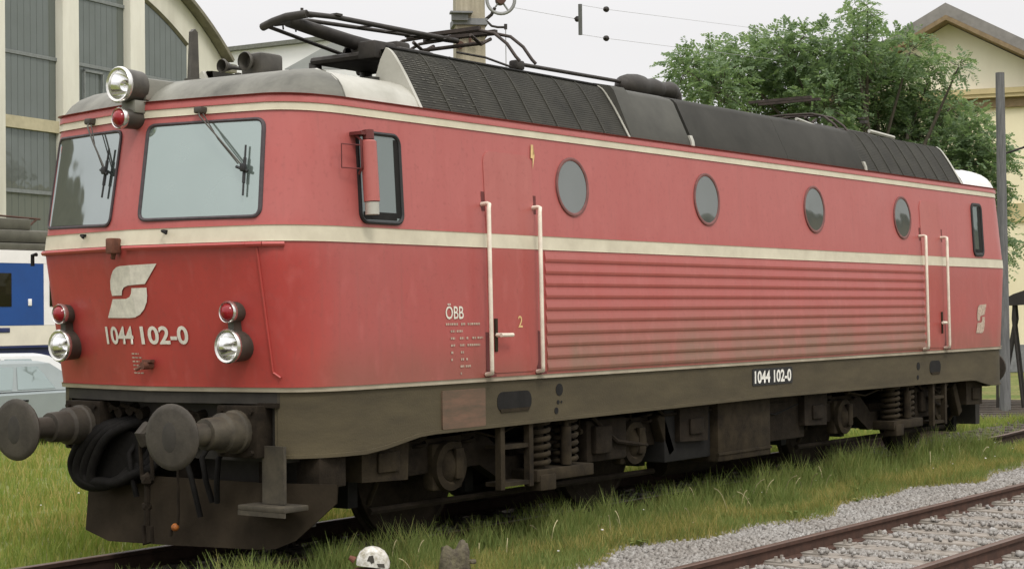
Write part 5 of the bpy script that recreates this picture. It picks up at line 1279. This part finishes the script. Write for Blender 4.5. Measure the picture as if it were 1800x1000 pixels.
# ------------------------------------------------------------------ concrete mast with tensioning wheel
mp_ = CP+look_dir(825, 100)*30
mast = thing('catenary_mast', 'tall concrete overhead line mast with a tensioning wheel behind the locomotive', 'catenary mast', (mp_.x, mp_.y, GZ), ang+R(28))
mb = MB(); mb.prism([(-0.29, 0), (0.29, 0), (0.225, 12), (-0.225, 12)], lambda x, z, s_: (x, -0.22 if s_ == 0 else 0.22, z)); mb.build('post', M['concrete'], mast)
zz = lambda v: (CP+look_dir(825, v)*30).z-GZ
mb = MB(); mb.bx(-0.30, 0.29, -0.27, 0.26, zz(48), zz(37)); mb.bx(-0.33, -0.05, -0.34, -0.22, zz(42), zz(30), bev=0.01); mb.bx(-0.36, 0.02, -0.42, -0.2, zz(30), zz(27)); mb.build('clamp_band', M['plinth'], mast)
mb = MB(); mb.bx(-0.26, 0.30, -0.30, 0.28, zz(66), zz(58)); mb.tube([(-0.02, -0.3, zz(66)), (-0.02, -0.3, zz(80)), (0.10, -0.3, zz(82))], 0.03, 6); mb.cyl((-0.2, -0.28, zz(85)), (-0.2, -0.36, zz(85)), 0.07, n=10); mb.build('lower_clamp', M['rustfit'], mast)
xw, zw = 0.52, zz(4)
mb = MB()
def ring(mb, c, R0, r, axis='y', n=28):
    mb.tube([(c[0]+R0*math.cos(2*math.pi*i/n), c[1], c[2]+R0*math.sin(2*math.pi*i/n)) for i in range(n+1)], r, 7)
ring(mb, (xw, -0.26, zw), 0.24, 0.030); 
for k in range(5):
    a_ = 2*math.pi*k/5+0.3; mb.tube([(xw, -0.26, zw), (xw+0.23*math.cos(a_), -0.26, zw+0.23*math.sin(a_))], 0.018, 6)
wh = mb.build('tension_wheel', M['wheelgrey'], mast, angle=60)
mb = MB(); mb.cyl((xw, -0.36, zw), (xw, -0.16, zw), 0.085, n=14); mb.build('wheel_hub', M['rustfit'], wh)
mb = MB(); mb.tube([(0.24, -0.2, zz(40)), (0.36, -0.24, zz(30)), (xw-0.1, -0.26, zz(18))], 0.03, 6); mb.tube([(0.26, -0.25, zz(40)), (0.36, -0.26, zz(50)), (0.46, -0.26, zz(52)), (0.58, -0.26, zz(52))], 0.022, 6); mb.box((0.60, -0.26, zz(51)), (0.05, 0.05, 0.09)); mb.build('wheel_bracket', M['fitting'], mast)
mb = MB(); mb.cyl((0.60, -0.26, zz(54)), (0.60, -0.26, zz(420)), 0.008, n=5); mb.build('weight_rope', M['wheelgrey'], mast)
mb = MB()
for k in range(9): mb.cyl((0.60, -0.26, 0.7+0.14*k), (0.60, -0.26, 0.83+0.14*k), 0.16, n=14)
mb.build('counterweight', M['concrete'], mast)

# overhead wires with their yoke and insulators
yk = CP+look_dir(1020, 35)*28
g0 = thing('overhead_yoke', 'dark vertical insulator yoke hung between two faint wires in the sky', 'insulator yoke', (yk.x, yk.y, yk.z))
yz = lambda v: (CP+look_dir(1020, v)*28).z-yk.z
mb = MB(); mb.cyl((0, 0, yz(62)), (0, 0, yz(8)), 0.032, n=10); mb.build('yoke_bar', M['insul'], g0)
tow = (Vector((7.32, 7.4, 7.0))-yk); tow = CP+look_dir(903, 14)*30-yk
dl = tow.normalized()
mb = MB(); mb.cyl((0, 0, 0), dl*0.10, 0.03, n=8); mb.lathe([(0.02, 0.08), (0.05, 0.10), (0.03, 0.13), (0.015, 0.18)], (0, 0, 0), dl, n=10); mb.build('yoke_clamp', M['fitting'], g0)
mb = MB(); mb.tube([dl*0.15, tow], 0.004, 5); mb.build('pull_wire', M['wire'], g0)
for v0, v1, uu, vv in ((9, 17, 1800, 110), (61, 68, 1800, 160)):
    p0 = Vector((0, 0, yz(v0))); p1 = CP+look_dir(1066, v1)*28.6-yk; p2 = CP+look_dir(uu, vv)*150-yk; d3 = (p2-p1).normalized()
    mb = MB(); mb.tube([p0, p1, p2], 0.0035, 5); mb.build('carrier_wire', M['wire'], g0)
    mb = MB(); mb.lathe([(0.012, -0.08), (0.045, -0.05), (0.03, -0.02), (0.05, 0.0), (0.03, 0.04), (0.012, 0.10)], p1, d3, n=10); mb.build('insulator', M['fitting'], g0)

# ------------------------------------------------------------------ wooden pole, water-crane-like stand at the far right
pb = CP+look_dir(1766, 640)*36
pl = thing('telegraph_pole', 'grey weathered wooden pole standing in front of the yellow house', 'pole', (pb.x, pb.y, GZ))
mb = MB(); mb.cyl((0, 0, 0), (-0.02, 0, 6.98), 0.115, 0.090, n=14); mb.build('post', M['pole'], pl)
mb = MB(); mb.tube([(0.09, 0, 5.3), (0.25, -0.35, 5.42), (0.45, -0.75, 5.6)], 0.025, 6); mb.box((0.35, -0.62, 6.6), (0.25, 0.12, 0.06)); mb.build('bracket', M['fitting'], pl)
tb = CP+look_dir(1786, 648)*37
st = thing('loading_stand', 'dark steel stand with a curved hood on crossed legs at the right edge', 'steel stand', (tb.x, tb.y, GZ), ang)
hz = lambda v: (CP+look_dir(1786, v)*37).z-GZ
mb = MB()
prof_ = [(-0.36, hz(530)), (-0.2, hz(526)), (0.0, hz(517)), (0.25, hz(510)), (0.6, hz(508)), (1.0, hz(516)), (1.3, hz(530)), (1.3, hz(540)), (0.6, hz(534)), (-0.1, hz(537)), (-0.36, hz(534))]
mb.prism(prof_, lambda x, z, s_: (x, -0.5 if s_ == 0 else 0.5, z)); mb.build('hood', M['fitting'], st)
for y in (-0.4, 0.4):
    mb = MB(); mb.tube([(-0.34, y, 0), (0.02, y, hz(560)), (0.0, y, hz(536))], 0.032, 6); mb.tube([(0.16, y, 0), (-0.02, y, hz(560)), (0.0, y, hz(536))], 0.032, 6); mb.tube([(0.8, y, 0), (1.1, y, hz(536))], 0.032, 6); mb.tube([(1.25, y, 0), (0.9, y, hz(536))], 0.032, 6); mb.build('crossed_legs', M['fitting'], st)
mb = MB(); mb.cyl((-0.36, -0.4, 0), (-0.33, -0.4, hz(533)), 0.03, n=8); mb.build('post', M['fitting'], st)

# ------------------------------------------------------------------ point lever weight and stump in the grass
wp = CP+look_dir(655, 985)*((-1.95-CP.y)/look_dir(655, 985).y)
lw = thing('lever_weight', 'rounded white painted point lever weight with dark marks and rusty rim, in the grass', 'lever weight', (wp.x, wp.y, wp.z), R(36-90))
mb = MB()
dome = [(-0.118, -0.02), (-0.112, 0.03), (-0.092, 0.068), (-0.055, 0.095), (-0.01, 0.105), (0.04, 0.098), (0.085, 0.070), (0.112, 0.028), (0.125, -0.015), (0.122, -0.05)]
n = len(dome); vs = []
for k, (yy, s_) in enumerate(((-0.075, 0.80), (-0.06, 0.95), (-0.03, 1.0), (0.03, 1.0), (0.06, 0.95), (0.075, 0.8))):
    for x, z in dome: vs.append((x*s_, yy, (z+0.05)*s_-0.05))
fs = []
for k in range(5):
    for i in range(n-1): fs.append([k*n+i, k*n+i+1, (k+1)*n+i+1, (k+1)*n+i])
fs += [list(range(n)), list(range(5*n, 6*n))]
mb.faces(vs, fs); wo2 = mb.build('weight', M['weight_white'], lw, angle=50)
mb = MB(); mb.faces([(0.0+a*1.0, -0.0775, b) for a, b in ((-.02, .045), (.01, .05), (.02, .0), (-.005, -.012), (-.012, .004), (-.035, .008), (-.03, .022))], [list(range(7))]); mb.faces([(a, -0.0775, b) for a, b in ((.035, -.01), (.09, -.012), (.095, -.04), (.05, -.038))], [[0, 1, 2, 3]]); mb.build('dark_mark', M['lampbody'], wo2, angle=0)
mb = MB(); mb.cyl((-0.13, 0, 0.005), (-0.17, 0, 0.028), 0.028, 0.016, n=10); mb.bx(-0.14, 0.125, -0.065, 0.065, -0.12, -0.052, bev=0.02); mb.cyl((0.0, 0, -0.12), (0.02, 0, -0.75), 0.03, n=8); mb.build('lever_arm', M['rust'], lw)
sp_ = CP+look_dir(800, 985)*((-2.15-CP.y)/look_dir(800, 985).y)
sm = thing('wooden_stump', 'dark weathered wooden stump in the grass beside the white lever weight', 'stump', (sp_.x, sp_.y, GZ), R(-50))
hS = sp_.z-GZ+0.12
mb = MB(); n = 16; vs = []
for k, (zf, rr) in enumerate(((0, .125), (.3, .118), (.6, .112), (.85, .102), (.97, .085), (1.0, .06))):
    for i in range(n):
        a_ = 2*math.pi*i/n; q = rr*(1+0.18*math.sin(3*a_+k*.9)+0.12*math.sin(7*a_+1+k)+random.uniform(-.07, .07)); dz = 0.03*math.sin(2*a_+.8)*(zf > .8)+(0.035 if zf > .8 and -0.5 < math.cos(a_)-0.8 else 0)
        vs.append((q*math.cos(a_)-0.04*(1-zf), q*math.sin(a_), hS*zf*0.93+dz))
fs = [[k*n+i, k*n+(i+1) % n, (k+1)*n+(i+1) % n, (k+1)*n+i] for k in range(5) for i in range(n)]+[list(range(5*n, 6*n))]
mb.faces(vs, fs); mb.bx(0.055, 0.10, -0.03, 0.03, hS*0.85, hS*1.03, bev=0.01); mb.bx(0.09, 0.16, -0.03, 0.03, hS*0.62, hS*0.70, bev=0.01); mb.build('trunk', M['stump'], sm, angle=60)

# ------------------------------------------------------------------ tree
def tree(name, label, clumps, D, base_u, leaf=0.115, per=90, seed=4):
    rg = random.Random(seed)
    base = CP+look_dir(base_u, 560)*D; base.z = GZ
    t = thing(name, label, 'tree', base)
    mb = MB()
    fork = Vector((0.1, 0.1, 3.6))
    mb.tube([(0, 0, -0.1), (0.03, 0, 1.2), (0.1, 0.05, 2.5), fork], 0.24, 9, r1=0.16)
    V = []; 
    def leaflet(p, d, nrm, L, W):
        s_ = d.cross(nrm)
        if s_.length < 1e-4: return
        s_.normalize()
        V.extend([p, p+d*L*0.45+s_*W, p+d*L, p+d*L*0.45-s_*W])
    for (u, v, r_) in clumps:
        dd = D+rg.uniform(-1.6, 1.6); c = CP+look_dir(u, v)*dd-base; rad = r_/3063.63*dd
        mid = fork.lerp(c, 0.5)+Vector((rg.uniform(-.3, .3), rg.uniform(-.3, .3), 0.25))
        mb.tube([fork-Vector((0, 0, rg.uniform(0, .8))), mid, c], 0.085, 6, r1=0.018)
        for k in range(int(per*(r_/60)**2)):
            q = Vector((rg.gauss(0, 1), rg.gauss(0, 1), rg.gauss(0, 1))).normalized()
            p = c+q*rad*(rg.random()**0.40)*1.08*Vector((1, 1, 0.85)).length/1.65
            out = (q+Vector((rg.gauss(0, .6), rg.gauss(0, .6), rg.gauss(0, .5)-0.15))).normalized()
            if rg.random() < 0.16: mb.tube([c.lerp(p, 0.3), p], 0.010, 4, r1=0.005)
            Ls = rg.uniform(0.28, 0.5); nn = Vector((rg.gauss(0, .5), rg.gauss(0, .5), 1)).normalized()
            sd_ = out.cross(nn).normalized()
            for j in range(7):
                f = (j+0.6)/7; pp = p+out*Ls*f-Vector((0, 0, 0.10*f*f))
                for e in (-1, 1):
                    d = (sd_*e+out*0.55+Vector((rg.gauss(0, .18), rg.gauss(0, .18), rg.gauss(0, .18)-.1))).normalized()
                    leaflet(pp, d, (nn+Vector((rg.gauss(0, .3), rg.gauss(0, .3), 0))).normalized(), leaf*rg.uniform(.7, 1.2)*(1.15-f*.4), leaf*0.30)
    mb.build('trunk', M['bark'], t, angle=60)
    A = np.array([tuple(x) for x in V]); o = np_mesh('crown', A, np.arange(len(A)).reshape(-1, 4), M['leaf'], None); o.parent = t
    return t
CL = [(1205, 122, 34), (1245, 112, 42), (1290, 118, 48), (1235, 150, 34), (1335, 105, 52), (1385, 95, 48), (1440, 92, 50), (1400, 140, 60), (1330, 160, 55), (1270, 160, 45), (1470, 145, 62), (1500, 85, 42), (1515, 45, 24), (1505, 15, 18), (1525, 20, 16), (1555, 95, 42), (1600, 92, 34), (1640, 118, 26), (1685, 118, 20), (1540, 150, 60), (1600, 150, 40), (1450, 190, 60), (1380, 190, 50), (1540, 205, 62), (1610, 205, 48), (1600, 255, 55), (1655, 235, 42), (1700, 245, 38), (1745, 262, 26), (1660, 285, 46), (1710, 290, 32), (1640, 320, 40), (1720, 330, 36), (1755, 330, 22), (1745, 375, 26), (1760, 410, 22), (1740, 440, 20), (1755, 465, 16), (1560, 250, 50), (1190, 110, 16), (1725, 255, 34), (1755, 285, 26), (1700, 215, 30), (1670, 190, 30), (1745, 350, 26), (1665, 330, 40), (1768, 440, 16)]
tree('locust_tree', 'spreading green feathery-leaved tree behind the locomotive roof', CL, 44, 1560, leaf=0.110, per=300)
